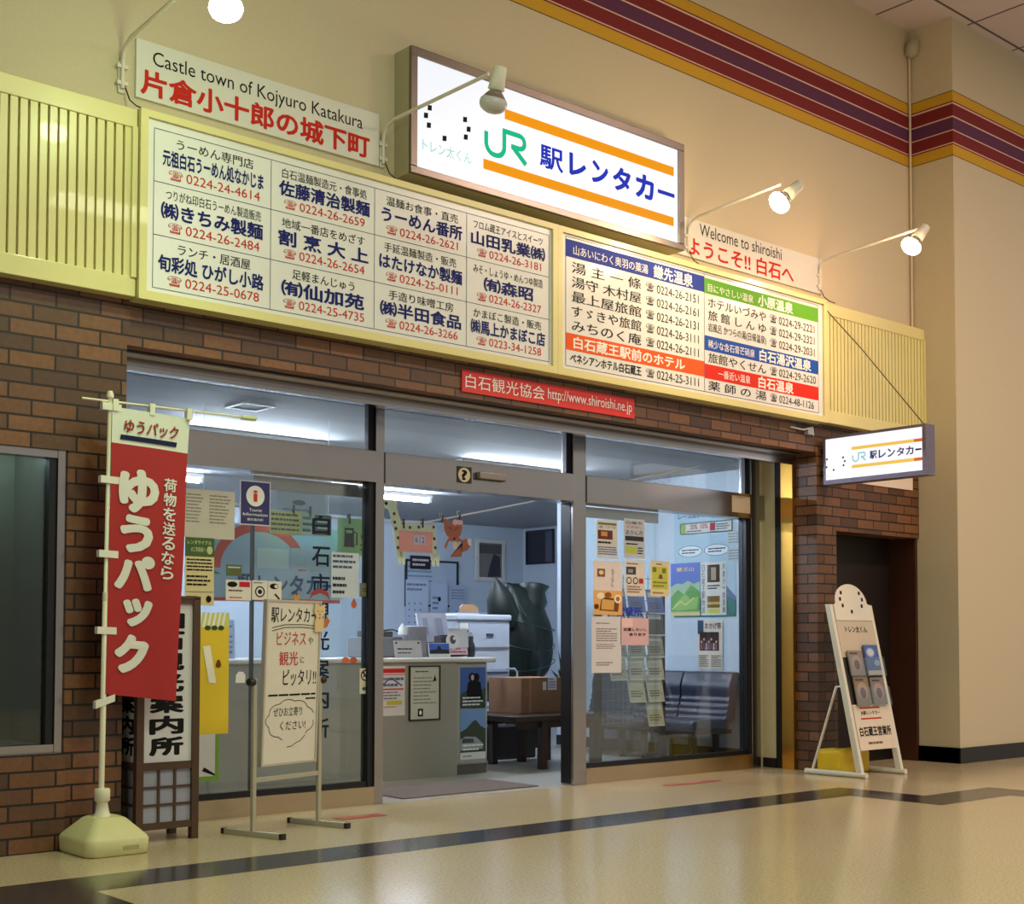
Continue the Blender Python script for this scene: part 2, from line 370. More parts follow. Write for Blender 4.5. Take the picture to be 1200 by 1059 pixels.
# shop-front glazing: one frame with posts, transom, sills and fixed panes
sf = thing('shopfront', 'stainless steel framed glass shopfront with open sliding doorway', 'shopfront', (0.95, 0.05, 0))
for x0, x1 in ((-2.0, -1.9), (-.075, -.007), (1.701, 1.833), (3.767, 3.88)):
    MB().box((x0, 0, 0), (x1, .13, 2.62), STEEL, .004).build('post', sf)
for x0, x1 in ((-1.9, -.075), (1.833, 3.767)):
    MB().box((x0, .0, 0), (x1, .1, .115), STEELW).box((x0, .03, .115), (x1, .075, .15), DKMET).build('sill', sf)
MB().box((-1.9, -.012, 2.085), (-.075, .15, 2.29), STEEL, .003).box((-.007, -.012, 2.085), (1.701, .15, 2.29), STEEL, .003).box((1.833, -.012, 2.085), (3.767, .15, 2.29), STEEL, .003).box((3.88, .0, 2.085), (3.94, .03, 2.29), STEEL).build('transom', sf)
MB().box((-2.0, .02, 2.6), (3.9, .13, 2.66), STEEL).build('head_rail', sf)
MB().box((1.696, .03, .01), (1.7, .13, 2.08), DKMET).build('post_side_shade', sf)  # dark strip added to put shade on the post's inner side
for x0, x1 in ((-1.9, -.075), (-.007, 1.701), (1.833, 3.767)):
    MB().box((x0, .05, 2.29), (x1, .056, 2.6), GLASS).build('transom_pane', sf)
    MB().box((x1-.04, .035, 2.29), (x1, .075, 2.6), DKMET).build('stile', sf)
for x0, x1 in ((-1.9, -.115), (1.833, 3.72)):
    MB().box((x0, .05, .115), (x1, .058, 2.085), GLASS).build('pane', sf)
MB().box((-.115, .02, .115), (-.075, .1, 2.085), DKMET).build('stile', sf)
MB().box((3.72, .02, .115), (3.767, .1, 2.085), DKMET).build('stile', sf)
LR0, LR1, LL0, LL1 = 1.765, 2.80, -.886, .03
def leaf(x0, x1, label, handle):
    t = thing('sliding_door', label, 'sliding door', ((x0+x1)/2, .18, 0), 'automatic door leaves')
    MB().box((x0+(.05 if x0 > 0 else .012), .178, .09), (x1-(.012 if x0 > 0 else .05), .184, 2.0), GLASS).build('pane', t)
    MB().box((x0, .165, .09), (x0+(.05 if x0 > 0 else .012), .2, 2.0), DKMET).box((x1-(.012 if x0 > 0 else .05), .165, .09), (x1, .2, 2.0), GLASS if x0 > 0 else DKMET).box((x0, .165, 2.0), (x1, .2, 2.08), STEEL).box((x0, .165, .01), (x1, .2, .09), DKMET).build('leaf_frame', t)
    MB().box(handle, (handle[0]+.03, .155, handle[2]+.2), BLACK).build('handle', t)
leaf(LR0, LR1, 'glass door leaf slid open behind the right hand bay', (LR0+.01, .165, 1.0))
leaf(LL0, LL1, 'glass door leaf slid open behind the left hand bay', (LL1-.05, .165, 1.12))
# window in the brick at the far left
struct(MB().box((-3.6, -.5, .487), (-2.356, -.42, .53), STEEL).box((-3.6, -.5, 1.98), (-2.356, -.42, 2.02), STEEL).box((-2.4, -.505, .487), (-2.356, -.42, 2.02), STEEL).box((-2.44, -.49, .53), (-2.4, -.43, 1.98), DKMET), 'trim_4')
struct(MB().box((-3.6, -.46, .53), (-2.44, -.454, 1.98), WGLASS), 'window_1')
struct(MB().box((-8, .35, 0), (-2.2, .4, 3), P((118, 128, 100), .7, 0, .25, 3)).box((-8, -.2, .3), (-2.2, .35, .5), P((120, 122, 118), .6)).box((-2.3, -.2, .5), (-2.2, .35, 2.14), P((96, 104, 84), .7, 0, .2, 3)).box((-8, -.2, 2.14), (-2.2, .4, 2.2), P((120, 122, 110), .7)), 'wall_window_room')

# ================================================================== LIGHTS THAT ARE THINGS
TUBE = P((255, 255, 255), .5, 0, 0, emit=290, ecol=(228, 238, 255))
def fluorescent(x, y, label):
    t = thing('ceiling_light', label, 'light', (x, y, 2.6), 'fluorescent battens in the office')
    MB().box((x-.64, y-.05, 2.56), (x+.64, y+.05, 2.6), WHITE, .008).build('batten', t)
    MB().tube([(x-.6, y, 2.535), (x+.6, y, 2.535)], .018, TUBE, 10).build('tube', t)
    for sx in (-.625, .625): MB().box((x+sx-.02, y-.025, 2.515), (x+sx+.02, y+.025, 2.56), WHITE).build('lamp_holder', t)
fluorescent(-.06, 1.64, 'fluorescent batten on the office ceiling above the left hand bay')
fluorescent(2.6, 1.68, 'fluorescent batten on the office ceiling seen above the doorway transom')
fluorescent(2.87, 4.09, 'fluorescent batten deep in the office, seen just below the transom beside the giraffe')
fluorescent(.2, 4.09, 'fluorescent batten deep in the office behind the left hand bay')
t = thing('ceiling_light', 'added short batten behind the dark window at the far left, standing in for a reflection', 'light', (-2.8, .1, 2.14))  # added tube light in place of a bright reflection on the window glass
MB().box((-3.3, .07, 2.11), (-2.32, .13, 2.14), WHITE).build('batten', t)
MB().tube([(-3.28, .1, 2.085), (-2.34, .1, 2.085)], .014, P((255, 255, 255), .5, 0, 0, emit=28, ecol=(206, 226, 255)), 10).build('tube', t)
for x in (-3.29, -2.33): MB().box((x-.012, .085, 2.065), (x+.012, .115, 2.11), WHITE).build('lamp_holder', t)
t = thing('ceiling_vent', 'square white framed vent on the office ceiling at upper left', 'vent', (-.66, .61, 2.6))
b = MB()
for a, c in (((-.78, .49), (-.54, .51)), ((-.78, .71), (-.54, .73)), ((-.78, .51), (-.76, .71)), ((-.56, .51), (-.54, .71))): b.box((a[0], a[1], 2.588), (c[0], c[1], 2.6), WHITE)
b.build('frame', t); MB().box((-.76, .51, 2.592), (-.56, .71, 2.6), P((110, 112, 116), .7)).build('grille', t)

LAMPW = P((214, 210, 196), .4, 0, .03)
BULBN = P((205, 205, 210), .12, 1, .0)
def spot(name, loc, dirv, power, col, ang=130):
    l = bpy.data.lights.new(name, 'SPOT'); l.energy = power; l.color = col; l.spot_size = math.radians(ang); l.spot_blend = .9; l.shadow_soft_size = .05
    o = bpy.data.objects.new(name, l); COL.objects.link(o); o.location = loc
    o.rotation_euler = Vector(dirv).to_track_quat('-Z', 'Y').to_euler(); return o
def lamp(x, arm_end, sock, dirv, label, on, col, power):
    t = thing('sign_lamp', label, 'lamp', (x, -.47, 4.05), 'arm lamps over the sign boards')
    MB().box((x-.018, -.485, 3.96), (x+.018, -.47, 4.13), LAMPW, .004).box((x-.03, -.5, 4.0), (x+.03, -.485, 4.02), LAMPW).box((x-.03, -.5, 4.09), (x+.03, -.485, 4.11), LAMPW).build('wall_bracket', t)
    ye, ze = arm_end
    pts = [(x, -.495, 3.98), (x, -.495, 4.12), (x, -.505, 4.17), (x, -.535, 4.205), (x, -.6, 4.225)]+[(x, -.6+(ye+.6)*k/4, 4.225+(ze-4.225)*k/4) for k in range(1, 5)]
    MB().tube(pts, .011, LAMPW, 10).build('arm', t)
    d = Vector(dirv).normalized(); s0 = Vector((x, sock[0], sock[1]))
    MB().lathe([(.02, -.012), (.034, -.008), (.037, 0), (.042, .06), (.047, .115), (.043, .118)], s0, d, LAMPW, 20).build('socket', t)
    p = s0+d*.11
    bl = MB().lathe([(.03, 0), (.036, .015), (.048, .028), (.066, .05)], p, d, BULBN, 24, False).build('bulb', t)
    e = P((255, 250, 235), .3, 0, 0, emit=130, ecol=col) if on else P((190, 190, 186), .15, 0, .1)
    q = p+d*.05
    MB().lathe([(.066, 0), (.076, .012), (.079, .026), (.077, .042), (.068, .06), (.05, .074), (.025, .083), (.001, .085)], q, d, e, 24, False).build('bulb_face', bl, label='glowing bulb face' if on else 'unlit bulb face')
    if on: spot('lamp_beam', q+d*.11, d, power, tuple(lin(c) for c in col))
    MB().tube([(x+.02, -.49, 3.99), (x+.03, -.52, 3.92), (x+.05, -.56, 3.88), (x+.07, -.6, 3.86)], .004, BLACK, 6).build('cord', t)
lamp(-2.08, (-1.54, 4.27), (-1.58, 4.20), (0, -.12, -1), 'lit arm lamp at the top left corner, over the cream slats', True, (226, 255, 186), 80)
lamp(-.385, (-1.50, 4.215), (-1.60, 4.215), (.0, .32, -.95), 'unlit arm lamp reaching in front of the big backlit sign', False, (255, 240, 210), 0)
lamp(2.42, (-1.36, 4.27), (-1.52, 4.225), (-.50, .42, -.58), 'lit arm lamp just right of the big backlit sign', True, (255, 218, 168), 38)
lamp(4.06, (-1.42, 4.275), (-1.49, 4.275), (-.42, .34, -.72), 'lit arm lamp nearest the right hand pier, over the slats', True, (255, 200, 156), 40)

# ================================================================== SIGNS ABOVE THE SHOPFRONT
NAVY = INK((28, 36, 110)); RED = INK((196, 40, 28)); BLK = INK((22, 22, 24)); WTX = INK((238, 238, 234)); LINE = INK((70, 80, 120))
def cabinet(x0, x1, label):
    t = thing('sign_cabinet', label, 'sign board', ((x0+x1)/2, -.47, 2.84))
    z0, z1 = 2.84, 3.85; b = MB()
    b.box((x0, -.6, z0), (x1, -.47, z1), CREAMY)
    bw = .048
    b.box((x0, -.632, z0), (x1, -.6, z0+bw), CREAMY).box((x0, -.632, z1-bw*.8), (x1, -.6, z1), CREAMY).box((x0, -.632, z0+bw), (x0+bw*.9, -.6, z1-bw*.8), CREAMY).box((x1-bw*.9, -.632, z0+bw), (x1, -.6, z1-bw*.8), CREAMY)
    b.build('frame', t)
    MB().box((x0+bw*.9, -.615, z0+bw), (x1-bw*.9, -.6, z1-bw*.8), WPAN).build('sign_panel', t)
    return t
c1 = cabinet(-2.036, .955, 'cream framed board listing noodle shops in navy with red phone numbers')
c2 = cabinet(.957, 3.972, 'cream framed board listing hot spring inns under coloured headings')
# board 1: grid of twelve shops
gx = [-1.953, -1.243, -.532, .178, .888]; gz = [3.766, 3.483, 3.198, 2.914]
T = FS(0, -.6162, 0); g = MB(T)
for x in gx: g.rect(x-.0018, gz[3], x+.0018, gz[0], 0, LINE)
for z in gz: g.rect(gx[0], z-.0018, gx[4], z+.0018, .0001, LINE)
g.build('grid_lines', c1)
SH = {(0,0): ('うーめん専門店', .18, .84, '元祖白石うーめん処なかじま', .07, .93, '0224-24-4614'),
 (1,0): ('つりがね印白石うーめん製造販売', .1, .91, '㈱きちみ製麺', .06, .93, '0224-26-2484'),
 (2,0): ('ランチ・居酒屋', .2, .82, '旬彩処 ひがし小路', .04, .94, '0224-25-0678'),
 (0,1): ('白石温麺製造元・食事処', .1, .92, '佐藤清治製麺', .07, .95, '0224-26-2659'),
 (1,1): ('地域一番店をめざす', .1, .9, '割 烹 大 上', .07, .94, '0224-26-2654'),
 (2,1): ('足軽まんじゅう', .2, .8, '㈲仙加苑', .1, .9, '0224-25-4735'),
 (0,2): ('温麺お食事・直売', .12, .9, 'うーめん番所', .07, .95, '0224-26-2621'),
 (1,2): ('手延温麺製造・販売', .1, .88, 'はたけなか製麺', .05, .95, '0224-25-0111'),
 (2,2): ('手造り味噌工房', .15, .85, '㈱半田食品', .06, .94, '0224-26-3266'),
 (0,3): ('フロム蔵王アイスとスイーツ', .08, .92, '山田乳業㈱', .05, .95, '0224-26-3181'),
 (1,3): ('みそ・しょうゆ・めんつゆ製造', .08, .92, '㈲森昭', .2, .8, '0224-26-2327'),
 (2,3): ('かまぼこ製造・販売', .08, .9, '㈱馬上かまぼこ店', .05, .95, '0223-34-1258')}
for (r, c), (a, a0, a1, n, n0, n1, p) in SH.items():
    x0 = gx[c]; wd = gx[c+1]-x0; zt = gz[r]; ht = zt-gz[r+1]
    en = MB(T)
    en.text(a, x0+a0*wd, zt-.30*ht, x0+a1*wd, zt-.10*ht, .0004, BLK, .012)
    en.text(n, x0+n0*wd, zt-.665*ht, x0+n1*wd, zt-.345*ht, .0004, NAVY, .028)
    en.text('☎', x0+.12*wd, zt-.91*ht, x0+.235*wd, zt-.72*ht, .0004, RED, .01)
    en.text(p, x0+.265*wd, zt-.90*ht, x0+.9*wd, zt-.72*ht, .0004, RED, .004)
    en.build('shop_entry', c1)
# board 2: inns
X0, X1, XM = 1.041, 3.868, 2.462; ZT, ZB = 3.795, 2.912; H = ZT-ZB
g = MB(T)
BLUE, GRN, ORG, RD2 = INK((46, 66, 160)), INK((96, 170, 50)), INK((228, 92, 36)), INK((214, 48, 36))
def zz(fr): return ZT-fr*H
g.rect(X0, zz(.155), XM, zz(0.02), .0001, BLUE); g.rect(X0, zz(.875), XM, zz(.745), .0001, ORG)
g.rect(XM, zz(.16), X1, zz(.03), .0001, GRN); g.rect(XM, zz(.645), X1, zz(.52), .0001, INK((30, 84, 176))); g.rect(XM, zz(.885), X1, zz(.762), .0001, RD2)
for x in (X0, XM, X1): g.rect(x-.002, ZB, x+.002, ZT, .0002, LINE)
for z in (ZT, ZB): g.rect(X0, z-.002, X1, z+.002, .0002, LINE)
g.build('heading_bars', c2, label='coloured heading bars')
WL = XM-X0; WR = X1-XM
ents = {}
lw, lk = 'heading', 'inn_entry'
def tl(kind, s, x0, wd, a, b_, f0, f1, mat, bold=.012):
    key = (kind, x0 > 2, round(((f0+f1)/2-.04)/.105))  # everything on one printed row is one entry
    ents.setdefault(key, MB(T)).text(s, x0+a*wd, zz(f1), x0+b_*wd, zz(f0), .0006, mat, bold)
tl(lw, '山あいにわく奥羽の薬湯', X0, WL, .05, .57, .055, .13, WTX); tl(lw, '鎌先温泉', X0, WL, .61, .91, .035, .145, WTX, .02)
for i, (n, p) in enumerate((('湯 主 一 條', '0224-26-2151'), ('湯守 木村屋', '0224-26-2161'), ('最上屋旅館', '0224-26-2131'), ('すゞきや旅館', '0224-26-3111'), ('みちのく庵', '0224-26-2111'))):
    f = .185+i*.113; tl(lk, n, X0, WL, .04, .52, f, f+.088, BLK, .012); tl(lk, '☎', X0, WL, .555, .615, f+.008, f+.082, BLK); tl(lk, p, X0, WL, .635, .955, f+.012, f+.082, BLK, .004)
tl(lw, '白石蔵王駅前のホテル', X0, WL, .05, .845, .762, .86, WTX, .025)
tl(lk, 'ベネシアンホテル白石蔵王', X0, WL, .03, .52, .895, .975, BLK, .02); tl(lk, '☎', X0, WL, .555, .615, .9, .97, BLK); tl(lk, '0224-25-3111', X0, WL, .635, .955, .9, .97, BLK, .004)
tl(lw, '目にやさしい温泉', X0+WL, WR, .03, .41, .07, .14, WTX); tl(lw, '小原温泉', X0+WL, WR, .45, .765, .045, .15, WTX, .03)
for i, (n, p) in enumerate((('ホテルいづみや', '0224-29-2221'), ('旅 館 し ん ゆ', '0224-29-2321'), ('岩風呂 かつらの湯(日帰温泉)', '0224-29-2031'))):
    f = .19+i*.108; tl(lk, n, XM, WR, .03, .52, f, f+.085, BLK); tl(lk, '☎', XM, WR, .555, .615, f+.005, f+.08, BLK); tl(lk, p, XM, WR, .635, .965, f+.01, f+.08, BLK, .004)
tl(lw, '稀少な含石膏芒硝泉', XM, WR, .03, .42, .55, .62, WTX); tl(lw, '白石湯沢温泉', XM, WR, .46, .93, .53, .635, WTX, .03)
tl(lk, '旅館やくせん', XM, WR, .03, .52, .66, .745, BLK); tl(lk, '☎', XM, WR, .555, .615, .665, .74, BLK); tl(lk, '0224-29-2620', XM, WR, .635, .975, .67, .74, BLK, .004)
tl(lw, '一番近い温泉', XM, WR, .11, .38, .79, .86, WTX); tl(lw, '白石温泉', XM, WR, .45, .765, .772, .877, WTX, .03)
tl(lk, '薬 師 の 湯', XM, WR, .03, .52, .9, .98, BLK); tl(lk, '☎', XM, WR, .555, .615, .905, .975, BLK); tl(lk, '0224-48-1126', XM, WR, .635, .955, .908, .975, BLK, .004)
for key, mb in ents.items(): mb.build(key[0]+('_lettering' if key[0] == 'heading' else ''), c2)
# cream louvres either side
def louvre(x0, x1, label):
    t = thing('louvre_panel', label, 'louvre', ((x0+x1)/2, -.47, 2.85))
    MB().box((x0, -.60, 3.745), (x1, -.47, 3.845), CREAMY, .004).box((x0, -.60, 2.85), (x1, -.47, 2.955), CREAMY, .004).box((x0, -.565, 2.955), (x1, -.47, 3.745), CREAMY).box((x0, -.61, 2.95), (x0+.03, -.47, 3.75), CREAMY).box((x1-.03, -.61, 2.95), (x1, -.47, 3.75), CREAMY).build('frame', t)
    b = MB(); x = x0+.045
    while x < x1-.03:
        b.box((x, -.592, 2.955), (x+.037, -.56, 3.745), CREAMY); x += .05
    b.build('slats', t)
louvre(-4.2, -2.04, 'cream metal louvre left of the noodle shop board')
louvre(3.976, 5.476, 'cream metal louvre between the inn board and the right hand pier')
# white strips on the wall
def strip(x0, x1, z0, z1, label, texts):
    t = thing('wall_sign', label, 'sign', ((x0+x1)/2, -.475, z0))
    MB().box((x0, -.488, z0), (x1, -.471, z1), P((214, 214, 206), .4, 0, .03)).build('sign_panel', t)
    for nm, s, a, bz, c, d, m, bo in texts: MB(FS(0, -.489, 0)).text(s, a, bz, c, d, 0, m, bo).build(nm, t)
    return t
strip(-2.0, -.412, 3.962, 4.282, 'white sign reading Castle town with large red characters', [('black_lettering', 'Castle town of Kojyuro Katakura', -1.905, 4.135, -.535, 4.238, BLK, -.006), ('red_lettering', '片倉小十郎の城下町', -1.975, 3.985, -.482, 4.128, RED, .03)])
strip(2.3, 4.105, 3.95, 4.245, 'white sign reading Welcome with red characters, right of the big backlit sign', [('black_lettering', 'Welcome to shiroishi', 2.56, 4.135, 3.562, 4.228, BLK, -.006), ('red_lettering', 'ようこそ!! 白石へ', 2.43, 3.968, 3.72, 4.108, RED, .022)])
# red strip on the brick
t = thing('banner_sign', 'red strip sign with white web address on the brick lintel', 'sign', (1.0, -.52, 2.645))
MB().box((.212, -.532, 2.644), (1.797, -.52, 2.785), P((206, 32, 28), .45, 0, .04)).build('sign_panel', t)
MB(FS(0, -.5335, 0)).text('白石観光協会', .24, 2.672, .925, 2.762, 0, WTX, .004).text('http://www.shiroishi.ne.jp', .955, 2.665, 1.77, 2.76, 0, WTX, -.004).build('white_lettering', t)
# the big backlit sign
FACE = P((90, 90, 92), .25, 0, 0, emit=.93, ecol=(243, 247, 255))
def glow(c, e=.85): return P((6, 6, 6), .6, 0, 0, emit=.9, ecol=c, spec=.1)
ORA, GRE, BLU = glow((255, 160, 10), .8), glow((10, 196, 140), .7), glow((20, 50, 190), .7)
t = thing('lightbox_sign', 'large backlit sign with orange stripes in a steel frame', 'sign', (.96, -.47, 3.92))
SX0, SX1, SZ0, SZ1 = -.285, 2.215, 3.915, 4.705
b = MB()
b.box((SX0, -.62, SZ0), (SX1, -.47, SZ1), P((176, 170, 140), .4, .3))
b.box((SX0, -.645, SZ0), (SX1, -.62, SZ0+.045), STEELF, .004).box((SX0, -.645, SZ1-.055), (SX1, -.62, SZ1), STEELF, .004).box((SX0, -.645, SZ0+.045), (SX0+.05, -.62, SZ1-.055), STEELF, .004).box((SX1-.065, -.645, SZ0+.045), (SX1, -.62, SZ1-.055), STEELF, .004)
b.build('frame', t)
MB().box((SX0+.05, -.634, SZ0+.045), (SX1-.065, -.62, SZ1-.055), FACE).build('sign_face', t)
T = FS(0, -.6355, 0)
def jr(mb, x0, y0, wd, ht, z, mat):
    th = .17*ht; arc = lambda cx, cy, r, a0, a1, n=8: [(cx+r*math.cos(math.radians(a0+(a1-a0)*k/n)), cy+r*math.sin(math.radians(a0+(a1-a0)*k/n))) for k in range(n+1)]
    h2 = th/2; xm = x0+.47*wd; r = .19*wd
    mb.stroke([(x0+h2, y0+.72*ht), (x0+h2, y0+.40*ht)]+arc(x0+h2+r, y0+.36*ht, r, 180, 270)+arc(xm-r, y0+.36*ht, r, 270, 360)+[(xm, y0+.5*ht), (xm, y0+ht-h2)], th, z, mat)
    r2 = .22*ht; ex = x0+wd-h2
    mb.stroke([(xm-h2, y0+ht-h2), (ex-r2, y0+ht-h2)]+arc(ex-r2, y0+ht-h2-r2, r2, 90, -90)+[(xm+.16*wd, y0+ht-h2-2*r2)], th, z+.0002, mat)
    mb.stroke([(xm+.20*wd, y0+ht-h2-2*r2), (x0+wd-.01*wd, y0)], th*1.1, z+.0004, mat)
def dashring(mb, cx, cy, rx, ry, z, mat, sz):
    for a in (34, 2, -30, 146, 178, 210, 262):
        ca, sa = math.cos(math.radians(a)), math.sin(math.radians(a)); x, y = cx+rx*ca, cy+ry*sa
        mb.flat([(x-sz*.5, y-sz*.6), (x+sz*.5, y-sz*.45), (x+sz*.55, y+sz*.6), (x-sz*.45, y+sz*.45)], z, mat)
MB(T).rect(.478, 4.445, 2.107, 4.512, 0, ORA).rect(.298, 4.075, 2.105, 4.141, 0, ORA).build('orange_stripes', t)
b = MB(T); jr(b, .305, 4.185, .362, .195, 0, GRE); b.text('トレン太くん', -.19, 4.075, .2, 4.15, 0, glow((150, 220, 205), .75), 0); b.build('green_lettering', t)
b = MB(T)
for ch, a, c, lo, hi in (('駅', .785, 1.0, 4.205, 4.36), ('レ', 1.055, 1.215, 4.215, 4.37), ('ン', 1.27, 1.43, 4.215, 4.37), ('タ', 1.475, 1.655, 4.21, 4.38), ('カ', 1.705, 1.895, 4.21, 4.385), ('ー', 1.935, 2.115, 4.285, 4.315)):
    b.text(ch, a, lo, c, hi, 0, BLU, .022 if ch == '駅' else .04)
b.build('blue_lettering', t)
b = MB(T); dashring(b, .005, 4.295, .17, .105, 0, INK((20, 20, 24)), .032); b.build('black_dashes', t)
# projecting lightbox at the right
t = thing('projecting_sign', 'small backlit sign sticking out from the brick at right', 'sign', (4.06, -.52, 2.33))
b = MB(); X = 4.0; y0, y1, z0, z1 = -.565, -1.51, 2.338, 2.732; FR = P((120, 112, 128), .4, .4, .05)
b.box((X+.015, y1, z0), (X+.125, y0, z1), FR)
b.box((X-.005, y1, z0), (X+.015, y0, z0+.036), FR).box((X-.005, y1, z1-.022), (X+.015, y0, z1), FR).box((X-.005, y1, z0+.036), (X+.015, y1+.03, z1-.022), FR).box((X-.005, y0-.02, z0+.036), (X+.015, y0, z1-.022), FR)
b.build('housing', t)
MB().box((X+.002, y1+.03, z0+.036), (X+.015, y0-.02, z1-.022), P((90, 90, 92), .25, 0, 0, emit=1.0, ecol=(253, 250, 255))).build('sign_face', t)
MB().box((X+.03, -.57, 2.6), (X+.09, -.52, 2.64), DKMET).box((X+.03, -.57, 2.42), (X+.09, -.52, 2.46), DKMET).build('mounting_bracket', t)
T = FW(X+.001, y0, z0); u = lambda v: v
MB(T).rect(.27, .26, .9, .285, 0, glow((255, 206, 84))).rect(.27, .112, .9, .138, 0, glow((255, 206, 84))).rect(.84, .26, .912, .285, .0004, glow((226, 110, 50))).rect(.84, .112, .912, .138, .0004, glow((226, 110, 50))).build('orange_stripes', t)
b = MB(T); jr(b, .275, .165, .13, .07, 0, glow((150, 215, 215))); b.text('トレン', .03, .055, .10, .085, 0, glow((170, 205, 220)), 0); b.build('green_lettering', t)
b = MB(T)
for i, ch in enumerate('駅レンタカ'): b.text(ch, .44+i*.082, .168, .508+i*.082, .234, 0, glow((56, 62, 110)), .03)
b.rect(.852, .194, .905, .208, .0003, INK((30, 34, 60))); b.build('blue_lettering', t)
b = MB(T); dashring(b, .11, .175, .095, .06, 0, INK((30, 30, 34)), .016); b.build('black_dashes', t)
single(MB().tube([(4.0, -.605, 3.78), (4.0, -.95, 3.39), (4.0, -1.49, 2.732)], .004, DKMET, 6), 'guy_wire', 'thin dark wire holding the projecting sign, crossing the right louvre', 'wire')
single(MB(FS(4.6, -.52, 2.40)).box((0, 0, 0), (.765, .13, .012), P((230, 214, 198), .5, 0, .03)), 'wall_plate', 'blank pale panel on the brick behind the projecting sign', 'sign')
single(MB().tube([(3.6, -.535, 2.78), (3.75, -.55, 2.77), (3.86, -.56, 2.80), (3.9, -.54, 2.74)], .008, P((190, 190, 190), .4), 8).box((3.8, -.56, 2.74), (3.88, -.52, 2.79), P((170, 168, 170), .4)), 'cable_clamp', 'small grey clamp and cable on the brick left of the projecting sign', 'clamp')
t = thing('conduit', 'thin cream conduit down the corner beside the pier', 'pipe', (5.45, -.49, 3.85))
MB().tube([(5.455, -.487, 3.86), (5.455, -.487, 6.35)], .012, P((214, 196, 168), .5), 8).build('pipe', t)
MB().lathe([(.02, -.02), (.05, 0), (.062, .05), (.06, .1), (.05, .13)], (5.43, -.52, 6.36), (0.1, -.2, 1), P((176, 166, 140), .5), 16).build('junction_box', t)
# transom fittings
t = thing('push_sign', 'black square sticker with a round question mark on the transom', 'sticker', (.65, -.012, 2.137))
b = MB(FS(.587, -.0125, 2.137)); b.box((0, 0, 0), (.13, .113, .002), BLACK).ell(.065, .057, .053, .05, .0025, P((214, 200, 160), .5)).text('?', .04, .02, .09, .092, .003, BLK, .04); b.build('sticker', t)
single(MB(FS(.762, -.0125, 2.176)).box((0, 0, 0), (.24, .048, .04), P((150, 140, 134), .35, .4), .006).box((.0, -.004, 0), (.24, 0, .03), BLACK), 'door_sensor', 'grey motion sensor bar on the transom over the doorway', 'sensor')
sheet('notice_sticker', 'blank pale square sheet on the right end of the transom', 'sticker', FS(3.5, -.0125, 2.125), .235, .14, P((196, 178, 150), .5), [('r', .3, .9, .7, .93, INK((120, 110, 90)))])

# ================================================================== ON AND BEHIND THE GLASS
G = .0485                                            # outer face of the fixed panes
RB = P((34, 40, 104), .4); KH = P((212, 200, 150), .7, 0, .04); YE = P((226, 196, 40), .55, 0, .03); GD = P((54, 92, 40), .6)
sheet('tourist_sign', 'dark blue tourist information plate with white i circle', 'sign', FS(-1.047, G, 1.757), .212, .272, P((196, 200, 220), .4), [('r', .03, .025, .97, .975, RB), ('e', .5, .66, .3, .235, WTX), ('t', 'i', .43, .53, .57, .79, INK((200, 70, 40)), .03), ('t', 'Tourist', .3, .31, .72, .38, WTX), ('t', 'Information', .1, .21, .9, .28, WTX), ('t', '観光案内所', .24, .1, .76, .16, WTX)], th=.004)
sheet('notice_sheet', 'large pale printed sheet on the glass beside the tourist plate', 'notice', FS(-1.42, G, 1.66), .34, .29, P((196, 192, 180), .35), [('l', .05, .3, .38, .92, 9, INK((140, 136, 130))), ('l', .5, .3, .92, .92, 9, INK((140, 136, 130)))])
sheet('leaflet', 'dark green and cream cycle hire notice low behind the lantern', 'notice', FS(-1.405, G, 1.26), .19, .403, KH, [('r', 0, .72, 1, 1, GD), ('t', 'レンタサイクル', .08, .9, .9, .96, INK((214, 220, 150))), ('t', 'のご利用者へ', .2, .79, .7, .86, INK((214, 220, 150))), ('e', .84, .82, .1, .06, INK((190, 200, 150))), ('l', .06, .5, .94, .7, 4, BLK), ('l', .06, .28, .94, .46, 3, BLK), ('r', .03, .2, .97, .205, BLK), ('l', .06, .09, .6, .16, 1, BLK), ('e', .82, .1, .09, .05, BLK)])
CW = P((220, 216, 206), .5)
sheet('card_sticker', 'white card payment sticker, left one of the three above the whiteboard', 'sticker', FS(-1.135, G, 1.297), .172, .123, CW, [('e', .25, .78, .2, .14, BLK), ('r', .52, .66, .95, .92, INK((190, 40, 60))), ('l', .1, .4, .9, .56, 1, INK((90, 60, 60))), ('l', .15, .08, .85, .2, 1, RED)], 'payment stickers on the glass')
sheet('card_sticker', 'white sticker with a round grey emblem, middle of the three above the whiteboard', 'sticker', FS(-.956, G, 1.303), .107, .119, CW, [('e', .5, .42, .32, .29, BLK), ('e', .5, .42, .24, .22, CW), ('e', .5, .42, .14, .12, BLK), ('l', .1, .82, .9, .94, 1, INK((100, 100, 100)))], 'payment stickers on the glass')
sheet('card_sticker', 'white sticker with a black oval, right one of the three above the whiteboard', 'sticker', FS(-.845, G, 1.3), .095, .12, CW, [('e', .45, .74, .33, .15, BLK), ('e', .6, .74, .14, .09, CW), ('s', [(.5, .35), (.85, .08)], .012, BLK)], 'payment stickers on the glass')
sheet('photo_sticker', 'small green photo card above the card payment sticker', 'sticker', FS(-1.133, G, 1.444), .105, .068, P((70, 100, 60), .5, 0, .4, 30), [('r', .1, .7, .9, .82, INK((190, 200, 180))), ('r', .3, .2, .8, .5, INK((120, 90, 60)))])
